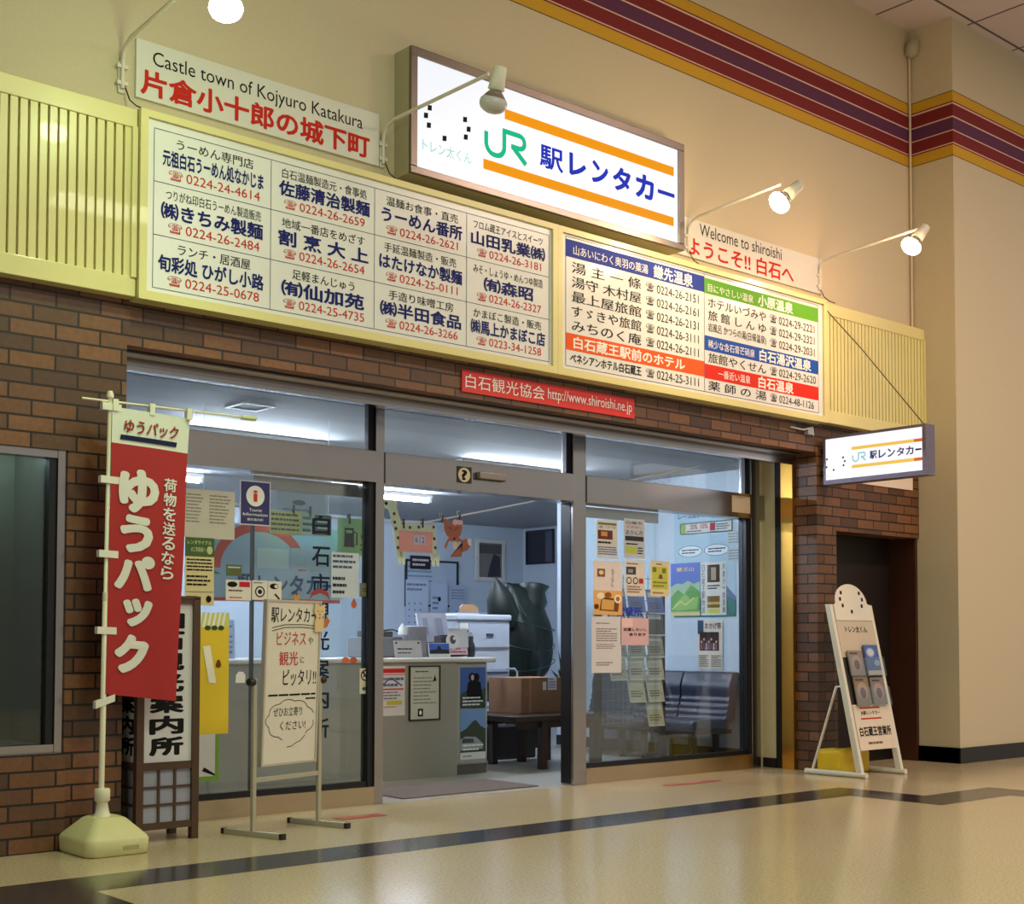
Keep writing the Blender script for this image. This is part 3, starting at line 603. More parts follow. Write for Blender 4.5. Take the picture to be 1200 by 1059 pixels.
sheet('yellow_poster', 'bright yellow poster on the glass just right of the lantern', 'poster', FS(-1.33, G, .5), .22, .72, YE, [('r', 0, .88, 1, 1, INK((206, 214, 120)))]+[('p', [(.05+.14*k, .88), (.12+.14*k, .88), (.2+.14*k, 1), (.13+.14*k, 1)], WTX) for k in range(6)]+[('e', .35+.2*k, .875, .09, .02, INK((60, 80, 40))) for k in range(3)]+[('p', [(.2, .72), (.42, .73), (.62, .42), (.4, .42)], INK((240, 236, 220))), ('e', .68, .57, .08, .025, INK((120, 70, 30))), ('p', [(.6, .56), (.76, .56), (.72, .61), (.64, .61)], INK((110, 66, 30)))])
sheet('green_poster', 'white sheet with green border below the yellow poster', 'poster', FS(-1.33, G, .225), .16, .275, P((110, 160, 50), .5), [('r', 0, .1, .84, 1, INK((206, 208, 216))), ('p', [(.3, .22), (.84, .1), (.84, .14), (.4, .3)], BLK)])
sheet('round_sticker', 'round olive emblem sticker by the left doorway post', 'sticker', FS(-.166, G, 1.34), .09, .09, P((98, 104, 84), .5), [('e', .5, .5, .42, .42, INK((120, 122, 96))), ('l', .2, .35, .8, .65, 2, INK((60, 64, 50)))])
sheet('no_smoking_sticker', 'small no smoking sticker low beside the left doorway post', 'sticker', FS(-.162, G, .712), .085, .165, P((206, 200, 180), .5), [('e', .5, .72, .4, .22, BLK), ('e', .5, .72, .3, .165, CW), ('s', [(.3, .85), (.7, .58)], .012, BLK), ('s', [(.28, .68), (.72, .74)], .01, INK((90, 70, 50))), ('e', .5, .2, .3, .07, INK((70, 80, 90)))])
sheet('text_sticker', 'pale panel of small dark writing on the glass near the left post', 'sticker', FS(-.385, G, 1.33), .21, .29, P((186, 200, 212), .4), [('l', .05, .62, .95, .98, 3, INK((70, 84, 120))), ('l', .05, .05, .6, .5, 3, INK((40, 46, 70)))])
single(MB(FS(-1.063, G, .80)).prism([(0, 0), (.064, 0), (.066, .045), (.05, .066), (.02, .068), (.002, .045)], 0, .002, P((226, 226, 222), .5)), 'ghost_sticker', 'little white ghost shaped sticker behind the whiteboard', 'sticker')
vt = MB(FS(0, G, 0))
for i, (ch, zt) in enumerate(zip('白石市観光案内所', (1.85, 1.65, 1.48, 1.3, 1.12, .94, .75, .565))): vt.text(ch, -.53, zt-.125, -.395, zt, 0, INK((22, 38, 62)), .02)
single(vt, 'window_lettering', 'dark column of characters on the glass right of the whiteboard', 'lettering')
def sticker_blob(x, z, c, label):
    single(MB(FS(x, G, z)).ell(0, 0, .022, .026, .001, P(c, .5)).ell(0, .026, .008, .01, .0012, P((110, 70, 40), .5)), 'acorn_sticker', label, 'sticker', 'seasonal window stickers')
sticker_blob(-.64, 1.32, (196, 140, 50), 'ochre acorn sticker on the glass just above the whiteboard top edge')
sticker_blob(-.21, 1.29, (190, 84, 44), 'orange acorn sticker on the glass left of the black door handle')
b = MB(FS(-.47, G, 1.335))
b.flat([(-.08, -.03), (-.06, .03), (0, .05), (.06, .03), (.08, -.03), (.05, .005), (0, .02), (-.05, .005)], .001, P((150, 50, 40), .5))
single(b, 'maple_sticker', 'dark red leaf sticker on the glass beside the fox cutout', 'sticker', 'seasonal window stickers')
b = MB(FS(-.27, G, .93)); b.ell(0, 0, .03, .02, .001, P((200, 96, 50), .5)).ell(.06, .0, .028, .02, .001, P((170, 80, 50), .5))
single(b, 'pumpkin_sticker', 'small orange pumpkin stickers on the glass above the counter edge', 'sticker', 'seasonal window stickers')
# rental banner hung behind the left bay
bx, by, bz, bw_, bh_ = -1.03, .72, 1.315, 1.16, .515
rb = sheet('rental_banner', 'pale blue banner with a red arch behind the left bay', 'banner', FS(bx, by, bz), bw_, bh_, P((150, 182, 214), .6, 0, .02), [('s', [(.165+.285*(1-math.cos(a)), .42+.55*math.sin(a)) for a in [math.pi*k/24 for k in range(25)]], .065, INK((196, 70, 56))), ('r', 0, .0, 1, .045, INK((190, 60, 50))), ('t', '駅レンタカー', .3, .09, .97, .36, INK((34, 62, 130)), .03), ('p', [(.0, .4), (.14, .4), (.2, .34), (.06, .34)], INK((40, 130, 100))), ('r', .43, .44, .64, .7, INK((190, 214, 226))), ('r', .66, .44, .96, .72, INK((170, 196, 220)))])
for x in (bx+.1, bx+bw_-.1): MB().tube([(x, by-.0005, bz+bh_-.02), (x, by-.0005, 2.6)], .002, WHITE, 5).build('hanging_cord', rb)
# clothes line with paper cutouts
pts = [(-2.058, .6, 2.085), (-.9, .6, 1.95), (-.184, .6, 1.9), (.35, .6, 1.895), (.8, .6, 1.92), (1.067, .6, 1.975), (1.5, .6, 2.07), (1.93, .6, 2.165), (2.6, .6, 2.32), (3.8, .6, 2.597)]
single(MB().tube(pts, .007, P((232, 232, 228), .6, 0, 0, emit=0), 6), 'clothes_line', 'white cord strung across the office with paper cutouts pegged to it', 'cord')
def peg(x, z, label):
    single(MB().box((x-.006, .585, z-.035), (x+.006, .592, z+.035), BLACK).box((x-.006, .608, z-.035), (x+.006, .615, z+.035), BLACK).box((x-.006, .592, z-.01), (x+.006, .608, z+.0), BLACK), 'clothes_peg', label, 'peg', 'black pegs on the cord')
TL = lambda x, z, d=.5935: FS(x, d, z)
sheet('paper_sign', 'yellow handwritten paper pegged to the cord in the left bay', 'notice', TL(-.517, 1.765), .246, .155, P((216, 220, 130), .7), [('l', .06, .1, .94, .95, 4, INK((90, 90, 50)))], 'papers pegged to the cord')
sheet('paper_sign', 'pale green handwritten paper between the yellow paper and the pump drawing', 'notice', TL(-.272, 1.765), .24, .155, P((170, 214, 190), .7), [('l', .06, .1, .4, .9, 3, INK((70, 110, 100))), ('r', .0, .05, .9, .14, WTX)], 'papers pegged to the cord')
sheet('pump_card', 'black petrol pump shaped card hanging from the cord in the left bay', 'card', TL(-.165, 1.775, .5915), .135, .135, P((26, 34, 34), .6), [('r', .15, .62, .8, .82, INK((170, 214, 190))), ('r', .15, .3, .8, .5, INK((170, 214, 190)))])
sheet('paper_sign', 'green paper with a petrol pump drawing and a red dot', 'notice', TL(.023, 1.648), .285, .255, P((136, 196, 140), .7), [('r', .6, 0, 1, .96, INK((150, 204, 110))), ('p', [(.16, .22), (.5, .22), (.48, .28), (.47, .74), (.2, .74), (.19, .28)], BLK), ('r', .24, .6, .42, .68, INK((136, 196, 140))), ('s', [(.47, .64), (.56, .6), (.56, .3), (.51, .3)], .012, BLK), ('e', .8, .52, .13, .13, INK((170, 50, 50))), ('t', 'ちかくは', .68, .72, .93, .8, INK((90, 90, 40))), ('l', .65, .1, .95, .35, 2, INK((110, 120, 60)))], 'papers pegged to the cord')
sheet('paper_sign', 'pale blue sheet hanging higher behind the yellow paper', 'notice', TL(-.446, 1.90, .609), .371, .155, P((172, 190, 206), .7), [('e', .45, .55, .14, .12, INK((90, 104, 120))), ('l', .1, .15, .9, .32, 1, INK((130, 146, 160)))], 'papers pegged to the cord')
for i, (x, z, lab) in enumerate(((-.33, 1.93, 'black peg over the right end of the yellow paper'), (-.2, 1.93, 'black peg holding the pale green paper'), (.12, 1.9, 'black peg over the green petrol pump drawing'), (.585, 1.895, 'black peg on the back of the giraffe nearest its neck'), (.755, 1.91, 'black peg near the tail of the giraffe'), (.935, 1.96, 'black peg on the left ear of the hanging fox'), (1.1, 1.985, 'black peg on the right ear of the hanging fox'))): peg(x, z, lab)
# giraffe
gc = P((212, 230, 200), .7); t = thing('paper_giraffe', 'pale green spotted paper giraffe with pink belly hanging in the doorway', 'paper craft', (.66, .6, 1.6))
b = MB(TL(0, 0, .5955))
b.prism([(.52, 1.69), (.885, 1.695), (.873, 1.9), (.57, 1.89), (.52, 2.02), (.53, 2.035), (.525, 2.055), (.41, 2.05), (.405, 2.0), (.455, 1.99), (.49, 1.87)], 0, .003, gc)
for x0 in (.52, .555, .825, .865): b.prism([(x0, 1.69), (x0+.05, 1.69), (x0+.045, 1.6), (x0+.025, 1.6)], 0, .003, gc)
b.build('body', t)
b = MB(TL(0, 0, .5925)); b.box((.545, 1.695, 0), (.845, 1.845, .003), P((236, 168, 164), .7)); b.build('pink_belly', t)
b = MB(TL(0, 0, .5895)); b.box((.675, 1.75, 0), (.72, 1.82, .002), P((190, 200, 226), .7)).box((.735, 1.75, 0), (.78, 1.82, .002), P((190, 200, 226), .7)).text('6', .688, 1.765, .71, 1.805, .0025, INK((60, 90, 160)), 0).text('2', .747, 1.765, .769, 1.805, .0025, INK((60, 90, 160)), 0)
b.build('number_cards', t)
b = MB(TL(0, 0, .5892))
for x, z in ((.5, 1.96), (.505, 1.9), (.517, 1.855), (.535, 1.79), (.535, 1.72), (.64, 1.87), (.72, 1.877), (.855, 1.885), (.862, 1.8), (.872, 1.735)): b.ell(x, z, .012, .012, 0, INK((120, 76, 40)))
b.ell(.43, 2.03, .013, .013, 0, BLK); b.build('spots', t)
# fox
fc = P((186, 112, 86), .7); t = thing('paper_fox', 'orange brown paper fox with a pink bow hanging right of the giraffe', 'paper craft', (1.05, .6, 1.66))
b = MB(TL(0, 0, .5955))
b.prism([(1.01, 1.675), (1.06, 1.675), (1.065, 1.70), (1.07, 1.675), (1.12, 1.68), (1.115, 1.75), (1.13, 1.79), (1.0, 1.79), (.975, 1.73), (.955, 1.75), (.985, 1.80), (1.0, 1.815), (1.04, 1.81), (1.1, 1.82), (1.13, 1.8), (1.13, 1.77)], 0, .003, fc); b.build('body', t)
b = MB(TL(0, 0, .5935)); b.prism([(1.03, 1.80), (1.07, 1.8), (1.11, 1.84), (1.125, 1.89), (1.12, 1.96), (1.095, 1.965), (1.07, 1.935), (1.0, 1.93), (.965, 1.955), (.95, 1.95), (.955, 1.87), (.98, 1.83)], 0, .003, fc)
b.stroke([(.985, 1.885), (1.01, 1.89), (1.03, 1.87)], .004, .0035, BLK).stroke([(1.05, 1.87), (1.07, 1.893), (1.095, 1.89)], .004, .0035, BLK).ell(1.05, 1.81, .01, .008, .0036, BLK); b.build('head', t)
b = MB(TL(0, 0, .5975)); b.prism([(1.11, 1.71), (1.18, 1.73), (1.22, 1.78), (1.17, 1.82), (1.12, 1.80)], 0, .003, fc).prism([(1.185, 1.775), (1.215, 1.76), (1.215, 1.82), (1.175, 1.815)], .0031, .0036, WTX); b.build('tail', t)
b = MB(TL(0, 0, .590)); b.ell(1.1, 1.935, .032, .02, .001, P((240, 190, 196), .7)).ell(1.055, 1.93, .025, .02, .0012, P((240, 190, 196), .7)).ell(1.055, 1.76, .022, .03, .0014, INK((236, 216, 170))); b.build('bow_and_belly', t)
# posters inside the right bay
PK = P((216, 178, 184), .7); CR = P((218, 212, 202), .65); BR_ = INK((120, 70, 36))
gg = 'flyers on the right bay glass'
FG = lambda x, z: FS(x, G, z)
sheet('flyer', 'colourful striped flyer at top left of the right bay', 'flyer', FG(1.99, 1.685), .225, .287, P((216, 214, 210), .6), [('r', .06, .88, .94, .94, INK((120, 120, 60))), ('t', 'まつり', .1, .79, .9, .86, INK((70, 70, 150))), ('r', .05, .5, .75, .74, INK((110, 60, 50))), ('r', .2, .58, .5, .7, INK((210, 150, 90))), ('l', .05, .36, .95, .47, 1, BLK), ('l', .05, .08, .95, .32, 4, INK((80, 110, 170)))], gg)
sheet('flyer', 'grey flyer with bold writing at top centre of the right bay', 'flyer', FG(2.285, 1.697), .228, .305, P((196, 200, 206), .6), [('t', '日曜市', .1, .86, .9, .94, BLK), ('t', '大売出し', .1, .76, .9, .83, INK((190, 60, 70))), ('t', 'あかん市', .08, .58, .92, .72, BLK), ('r', .05, .44, .95, .56, INK((60, 62, 70))), ('r', .08, .12, .6, .3, INK((190, 200, 90))), ('l', .1, .32, .9, .4, 1, BLK), ('l', .65, .1, .95, .3, 3, BLK)], gg)
sheet('flyer', 'peach flyer picturing a meal on a wooden tray', 'flyer', FG(1.953, 1.255), .31, .41, P((220, 212, 210), .6), [('r', .13, .7, .4, .85, INK((130, 90, 50))), ('e', .27, .78, .08, .04, INK((226, 206, 160))), ('r', 0, .0, 1, .45, INK((226, 176, 110))), ('p', [(.2, .08), (.85, .06), (.9, .3), (.28, .33)], BR_), ('p', [(.26, .1), (.7, .09), (.72, .27), (.3, .29)], INK((216, 170, 100))), ('e', .25, .35, .13, .06, INK((240, 226, 200))), ('e', .84, .3, .13, .08, INK((240, 232, 214))), ('e', .84, .3, .07, .045, INK((170, 110, 60))), ('e', .5, .37, .12, .05, INK((150, 90, 40))), ('e', .1, .15, .08, .05, INK((90, 50, 30))), ('v', 'もてなし', .62, .7, .86, .085, INK((90, 70, 50)))], gg)
sheet('flyer', 'cream flyer with small dark photos, just right of the tray flyer', 'flyer', FG(2.294, 1.405), .22, .275, CR, [('l', .1, .86, .9, .95, 1, INK((120, 110, 100))), ('r', .06, .6, .55, .82, INK((70, 66, 66))), ('r', .15, .65, .4, .75, INK((140, 150, 160))), ('e', .2, .43, .13, .1, BLK), ('e', .2, .43, .09, .07, CR), ('e', .52, .43, .13, .1, BLK), ('e', .52, .43, .09, .07, CR), ('r', .7, .36, .92, .5, INK((170, 60, 50))), ('l', .1, .08, .9, .3, 3, INK((150, 110, 100)))], gg)
sheet('flyer', 'cream and lime flyer at the right end of the flyer rows', 'flyer', FG(2.581, 1.41), .22, .277, P((222, 208, 170), .6), [('r', .08, .2, .9, .84, INK((190, 196, 90))), ('r', .1, .68, .3, .82, INK((110, 120, 40))), ('r', .6, .66, .8, .8, INK((120, 124, 50))), ('p', [(.4, .5), (.65, .5), (.58, .62), (.46, .62)], INK((110, 80, 80))), ('l', .12, .24, .85, .44, 2, INK((130, 130, 50))), ('l', .3, .88, .7, .94, 1, BLK), ('l', .1, .05, .9, .14, 1, INK((150, 120, 100)))], gg)
sheet('notice_sheet', 'tall white typed letter below the tray flyer', 'notice', FG(1.935, .817), .318, .425, P((212, 210, 216), .65), [('l', .15, .86, .8, .9, 1, INK((130, 110, 110))), ('l', .15, .55, .85, .8, 6, INK((140, 120, 120))), ('l', .15, .42, .85, .52, 3, INK((140, 120, 120))), ('l', .15, .12, .7, .2, 2, INK((140, 120, 120)))])
sheet('notice_sheet', 'pink square notice right of the white typed letter', 'notice', FG(2.246, 1.026), .312, .207, PK, [('r', .05, .68, .42, 1.0, INK((238, 200, 196))), ('t', '応援しろいし', .1, .52, .92, .64, BLK, .03), ('t', 'あります', .3, .34, .9, .45, BLK, .03)])
single(MB(FS(2.2, G, 1.245)).text('営業所', 0, 0, .29, .075, 0, INK((40, 64, 170)), .03), 'window_lettering', 'blue characters on the glass just above the pink notice', 'lettering')
# wire leaflet rack
t = thing('leaflet_rack', 'wire mesh leaflet rack on dark posts behind the right bay', 'rack', (2.85, .5, 0))
for x in (2.42, 3.165): MB().box((x, .47, 0), (x+.045, .515, 1.62), DKMET).build('post', t)
for x in (2.44, 3.19): MB().box((x-.02, .32, 0), (x+.02, .68, .025), DKMET).build('foot', t)
b = MB()
for k in range(13): b.tube([(2.465+k*.0583, .46, .38), (2.465+k*.0583, .46, 1.6)], .003, P((110, 116, 122), .4, .6), 5)
for k in range(14): b.tube([(2.465, .457, .4+k*.09), (3.165, .457, .4+k*.09)], .003, P((110, 116, 122), .4, .6), 5)
b.build('wire_grid', t)
pk = [(1.42, (70, 96, 180), 'blue'), (1.24, (60, 70, 76), 'dark grey'), (1.06, (130, 136, 136), 'grey'), (.88, (168, 170, 164), 'pale'), (.70, (176, 176, 160), 'cream'), (.5, (170, 168, 140), 'khaki')]
for r, (z, c, nm) in enumerate(pk):
    for cI, x in enumerate((2.5, 2.72, 2.94)):
        if r == 4 and cI == 0 or r == 5 and cI < 2: continue
        T = F((x, .405, z-.14), (1, 0, 0), (0, .2, 1))
        sheet('leaflet', '%s leaflet, %s in its row, %s row of the wire rack' % (nm, ('first', 'second', 'third')[cI], ('top', 'second', 'third', 'fourth', 'fifth', 'lowest')[r]), 'leaflet', T, .19, .2, P(c, .5, 0, .25, 25), [('r', .08, .7, .92, .9, INK((196, 200, 196))), ('l', .1, .2, .9, .5, 3, INK((70, 76, 80))), ('r', 0, 0, 1, .05, INK((200, 204, 200)))], 'leaflets in the wire rack', .004)
# posters on the side wall
SWX = 4.288
t = sheet('wall_banner', 'long narrow wall banner with red writing at the top of the side wall', 'banner', FW(SWX, 1.26, 2.05), .63, .105, P((150, 170, 176), .6), [('r', .02, .08, .1, .92, INK((150, 180, 80))), ('r', .11, .08, .98, .92, INK((206, 210, 206))), ('t', '20%', .2, .4, .34, .85, INK((180, 50, 70)), .02), ('t', '10%', .4, .4, .54, .85, INK((180, 50, 70)), .02), ('r', .58, .2, .68, .85, INK((170, 60, 80))), ('l', .13, .15, .55, .35, 1, BLK), ('l', .7, .2, .96, .8, 3, INK((90, 100, 110)))])
sheet('wall_poster', 'big pale blue poster with speech bubbles and green hills on the side wall', 'poster', FW(SWX, 1.335, 1.28), .74, 1.0, P((160, 190, 208), .6, 0, .03), [('t', 'レール&レンタカー', .07, .915, .8, .965, INK((40, 60, 100)), .02), ('e', .27, .61, .2, .055, INK((60, 80, 100))), ('e', .27, .61, .19, .05, INK((216, 226, 230))), ('l', .13, .585, .41, .635, 2, BLK), ('e', .7, .61, .2, .055, INK((60, 80, 100))), ('e', .7, .61, .19, .05, INK((216, 226, 230))), ('l', .56, .585, .84, .635, 2, BLK), ('p', [(.0, .0), (1, 0), (1, .14), (.75, .26), (.5, .16), (.2, .24), (0, .18)], INK((40, 110, 110))), ('p', [(.7, .25), (1, .14), (1, .18), (.78, .33)], INK((90, 110, 150)))])
sheet('wall_poster', 'blue and green mountain poster on the side wall', 'poster', FW(SWX-.004, 1.375, 1.295), .36, .49, P((46, 88, 176), .5, 0, .1), [('t', '蔵王山', .2, .84, .8, .92, INK((236, 190, 140)), .02), ('p', [(0, .55), (.2, .62), (.4, .6), (.6, .66), (.8, .6), (1, .64), (1, .05), (0, .05)], INK((150, 180, 150))), ('p', [(0, .35), (.25, .5), (.45, .4), (.7, .58), (1, .45), (1, .08), (0, .08)], INK((90, 150, 80))), ('p', [(.1, .2), (.5, .42), (.7, .3), (.95, .36), (.9, .12), (.15, .1)], INK((140, 180, 100))), ('s', [(.05, .12), (.35, .28), (.5, .2), (.8, .34)], .012, INK((216, 206, 130))), ('r', 0, 0, 1, .06, INK((220, 190, 130)))])
sheet('wall_poster', 'white poster with black columns of writing beside the mountain poster', 'poster', FW(SWX-.004, 1.0, 1.295), .295, .485, P((206, 204, 196), .6), [('v', '白石蔵王駅物語', .03, .15, .97, .135, BLK), ('v', '片倉小十郎景綱', .85, .97, .97, .135, BLK), ('r', .25, .62, .75, .95, INK((60, 46, 36))), ('r', .4, .66, .6, .9, INK((160, 150, 130))), ('l', .25, .48, .75, .58, 2, BLK), ('r', .25, .14, .75, .36, INK((110, 86, 40))), ('r', .25, .2, .75, .25, INK((190, 160, 90))), ('r', .25, .04, .75, .12, INK((206, 200, 90)))])
sheet('wall_poster', 'white festival poster with a dark crowd photo above the chairs', 'poster', FW(SWX-.004, 1.045, .80), .295, .45, P((212, 200, 184), .6), [('r', 0, .72, .24, 1, INK((44, 70, 96))), ('t', 'おかげ祭', .3, .82, .95, .95, BLK, .02), ('r', .08, .38, .86, .76, INK((46, 34, 36)))]+[('e', .16+.1*k, .56+.06*math.sin(k*2.1), .035, .025, INK((206, 160, 150))) for k in range(7)]+[('p', [(.12+.1*k, .4), (.2+.1*k, .4), (.18+.1*k, .54), (.14+.1*k, .54)], INK(((160, 90, 100), (90, 90, 130), (190, 160, 150))[k % 3])) for k in range(7)]+[('l', .06, .05, .45, .3, 6, INK((120, 110, 100))), ('l', .55, .05, .95, .3, 6, INK((120, 110, 100)))])
sheet('notice_sheet', 'small grey notice, upper one of two at the right of the side wall', 'notice', FW(SWX-.004, .69, 1.925), .17, .125, P((170, 184, 190), .6), [('l', .08, .1, .92, .9, 4, INK((120, 134, 140)))], 'small grey notices on the side wall')
sheet('notice_sheet', 'small grey notice, lower one of two at the right of the side wall', 'notice', FW(SWX-.004, .69, 1.775), .17, .125, P((170, 184, 190), .6), [('l', .08, .1, .92, .9, 4, INK((120, 134, 140)))], 'small grey notices on the side wall')

# ================================================================== OFFICE FURNITURE
VIN = P((44, 48, 66), .3, 0, .12, 20, .1)
def chair_parts(y0, label, group):
    t = thing('waiting_chair', label, 'chair', (3.98, y0+.28, 0), group)
    wd = .56; n = 26
    prof = []                                         # back profile (x out from wall, z)
    for k in range(n+1):
        z = .34+.44*k/n; lean = 4.10+.12*k/n
        bulge = .022*abs(math.sin((z-.34)/.055*math.pi)) if z < .56 else .03*math.sin(min(1, (z-.56)/.2)*math.pi*.85)+.012
        prof.append((lean-.05-bulge, z))
    ring0 = prof+[(4.235, .785), (4.25, .76), (4.17, .36), (4.12, .33)]
    rings = []
    for fr, inset in ((0, .03), (.015, .012), (.05, 0), (.95, 0), (.985, .012), (1, .03)):
        cx = sum(p[0] for p in ring0)/len(ring0); cz = sum(p[1] for p in ring0)/len(ring0)
        rings.append([(cx+(p[0]-cx)*(1-inset*2.5), y0+fr*wd, cz+(p[1]-cz)*(1-inset)) for p in ring0])
    MB().ring(rings, VIN).build('backrest', t)
    b = MB().box((3.62, y0+.005, .275), (4.12, y0+wd-.005, .375), VIN, .035); b.build('seat', t)
    for yy in (y0+.14, y0+.42): MB().box((3.75, yy-.02, 0), (3.8, yy+.02, .28), BLACK).build('leg', t); MB().box((4.05, yy-.02, 0), (4.1, yy+.02, .28), BLACK).build('leg', t)
    MB().box((3.7, y0+.02, .245), (4.15, y0+wd-.02, .28), BLACK).build('seat_frame', t)
gch = 'navy waiting chairs along the side wall'
chair_parts(.52, 'navy vinyl waiting chair nearest the glass, in full view', gch)
chair_parts(1.10, 'navy vinyl waiting chair second from the glass, half behind the rack', gch)
chair_parts(1.68, 'navy vinyl waiting chair farthest from the glass, under the typed letter', gch)
# service counter
CF = P((140, 138, 128), .5, 0, .05, 30); CT = P((196, 196, 190), .35, 0, .04)
t = thing('service_counter', 'grey green service counter with a pale top and rounded end', 'counter', (.2, 1.4, 0))
MB().box((-1.95, 1.11, .0), (1.5, 1.16, .89), CF).box((-1.95, 1.5, 0), (1.5, 1.8, .8), CF).build('front_panel', t)
MB().box((-1.95, 1.085, .89), (1.55, 1.85, .925), CT, .012).box((1.5, 1.095, .885), (1.9, 1.85, .925), CT, .018).build('counter_top', t)
MB().box((1.5, 1.132, .07), (1.84, 1.8, .89), P((156, 156, 150), .4), .03).build('rounded_end', t)
MB().box((1.5, 1.145, 0), (1.83, 1.8, .07), P((86, 82, 78), .5)).build('plinth', t)
cy = 1.108
sheet('wall_notice', 'red topped notice on the counter front beside the doorway post', 'notice', FS(.72, cy, .49), .265, .375, P((206, 202, 200), .5), [('r', 0, .86, 1, .95, INK((190, 40, 40))), ('r', 0, .82, 1, .835, INK((190, 60, 50))), ('l', .05, .56, .95, .8, 2, INK((90, 96, 140))), ('s', [(.1, .58), (.5, .76), (.9, .6)], .012, INK((80, 90, 120))), ('r', .1, .52, .95, .55, INK((190, 60, 60))), ('l', .05, .32, .9, .5, 3, INK((120, 110, 120))), ('r', .35, .22, .9, .3, INK((190, 180, 50))), ('l', .05, .16, .95, .2, 1, INK((190, 90, 80)))])
t = thing('framed_notice', 'black framed notice on the counter front', 'notice', (1.17, cy, .445))
T = FS(1.022, cy, .445); b = MB(T)
for a, c in (((0, 0), (.3, .01)), ((0, .41), (.3, .42)), ((0, 0), (.01, .42)), ((.29, 0), (.3, .42))): b.box((a[0], a[1], 0), (c[0], c[1], .012), BLACK)
b.build('frame', t)
MB(T).box((.01, .01, 0), (.29, .41, .004), P((190, 190, 176), .5)).lines(.04, .12, .26, .34, 8, .0045, INK((120, 120, 110)), .3, 3).lines(.06, .365, .24, .385, 1, .0045, INK((70, 70, 66))).flat([(.23, .3), (.265, .3), (.25, .35)], .0046, BLK).rect(.085, .03, .135, .09, .0046, BLK).ell(.11, .06, .012, .018, .0048, WTX).build('sheet', t)
# two posters on the counter end
NAV, MTN, FIG = INK((52, 88, 158)), INK((62, 72, 62)), INK((24, 22, 28))
sheet('counter_poster', 'blue poster with two dark figures on the end of the counter, upper of two', 'poster', FS(1.545, 1.1295, .521), .26, .325, P((52, 88, 158), .4, 0, .08), [('r', 0, 0, 1, .34, MTN), ('p', [(0, .34), (.3, .46), (.6, .36), (1, .5), (1, .34)], MTN), ('p', [(.22, .2), (.88, .2), (.8, .62), (.62, .7), (.4, .7), (.28, .6)], FIG), ('e', .45, .76, .13, .11, FIG), ('e', .62, .76, .12, .1, FIG), ('e', .47, .75, .06, .07, INK((200, 170, 150))), ('l', .08, .05, .95, .3, 3, INK((210, 214, 220)))])
sheet('counter_poster', 'mountain and white car poster on the end of the counter, lower of two', 'poster', FS(1.545, 1.1295, .118), .26, .396, P((104, 140, 190), .4, 0, .08), [('p', [(0, .55), (.25, .62), (.5, .76), (.62, .78), (.8, .66), (1, .6), (1, .1), (0, .1)], MTN), ('r', 0, 0, 1, .14, INK((214, 214, 212))), ('p', [(0, .18), (.9, .2), (.86, .32), (.62, .44), (.2, .46), (0, .4)], INK((150, 156, 162))), ('p', [(.05, .33), (.55, .33), (.5, .41), (.1, .42)], INK((70, 76, 84))), ('l', .1, .16, .9, .32, 2, INK((226, 226, 226))), ('l', .1, .04, .6, .09, 1, INK((90, 110, 170)))])
# things on the counter
ON = .925
sheet('name_card', 'white standing card with small writing at the left of the counter', 'card', F((.96, 1.2, ON), (1, 0, 0), (0, .2, 1)), .26, .135, P((188, 186, 192), .6), [('l', .1, .42, .9, .6, 1, BLK), ('l', .1, .2, .8, .36, 1, INK((80, 80, 90))), ('e', .08, .85, .04, .06, BLK), ('e', .9, .85, .04, .06, BLK)], th=.006)
single(MB().box((.86, 1.45, ON), (1.22, 1.7, ON+.16), P((132, 130, 132), .5), .012).box((.92, 1.5, ON+.16), (1.16, 1.66, ON+.21), P((86, 84, 86), .4), .01).tube([(.9, 1.46, ON+.17), (1.0, 1.44, ON+.21), (1.12, 1.46, ON+.22), (1.2, 1.46, ON+.2)], .008, BLACK, 6).lathe([(.04, 0), (.03, .05), (.004, .09)], (1.19, 1.42, ON+.18), (0, 0, 1), WHITE, 10), 'desk_machine', 'grey desktop machine with a cable at the left of the counter', 'machine')
single(MB().box((1.235, 1.41, ON), (1.43, 1.5, ON+.25), P((150, 148, 158), .5), .01), 'document_box', 'plain grey document box upright on the counter', 'box')
sheet('photo_card', 'blue photo of a tower standing on the counter', 'card', F((1.3, 1.22, ON), (1, 0, 0), (0, .15, 1)), .215, .115, P((212, 212, 216), .5), [('r', .04, .25, .96, .96, INK((70, 100, 190))), ('p', [(.04, .25), (.96, .25), (.96, .52), (.6, .56), (.55, .75), (.48, .8), (.42, .75), (.38, .56), (.04, .5)], INK((44, 56, 50)))], th=.006)
t = thing('paper_holder', 'white paper holder stand tilted above the counter end', 'stand', (1.6, 1.55, ON))
MB(F((1.44, 1.53, ON+.12), (1, 0, 0), (0, .25, 1))).box((0, 0, 0), (.3, .24, .02), P((196, 200, 216), .5)).box((.05, .06, .02), (.1, .2, .022), P((160, 166, 190), .5)).box((.18, .06, .02), (.25, .2, .022), P((160, 166, 190), .5)).build('sheet', t)
MB().box((1.5, 1.56, ON), (1.7, 1.66, ON+.2), P((120, 118, 124), .5)).build('base', t)
t = thing('brochure_box', 'dark brochure box with a white card and pink note on the counter end', 'box', (1.64, 1.36, ON))
MB(F((1.5, 1.3, ON+.013), (1, 0, 0), (0, .12, 1))).box((0, 0, -.1), (.27, .17, 0), P((70, 64, 74), .5), .006).build('box_body', t)
MB(F((1.55, 1.285, ON+.08), (1, 0, 0), (0, .12, 1))).box((0, 0, 0), (.2, .15, .006), P((206, 212, 220), .5)).build('white_card', t)
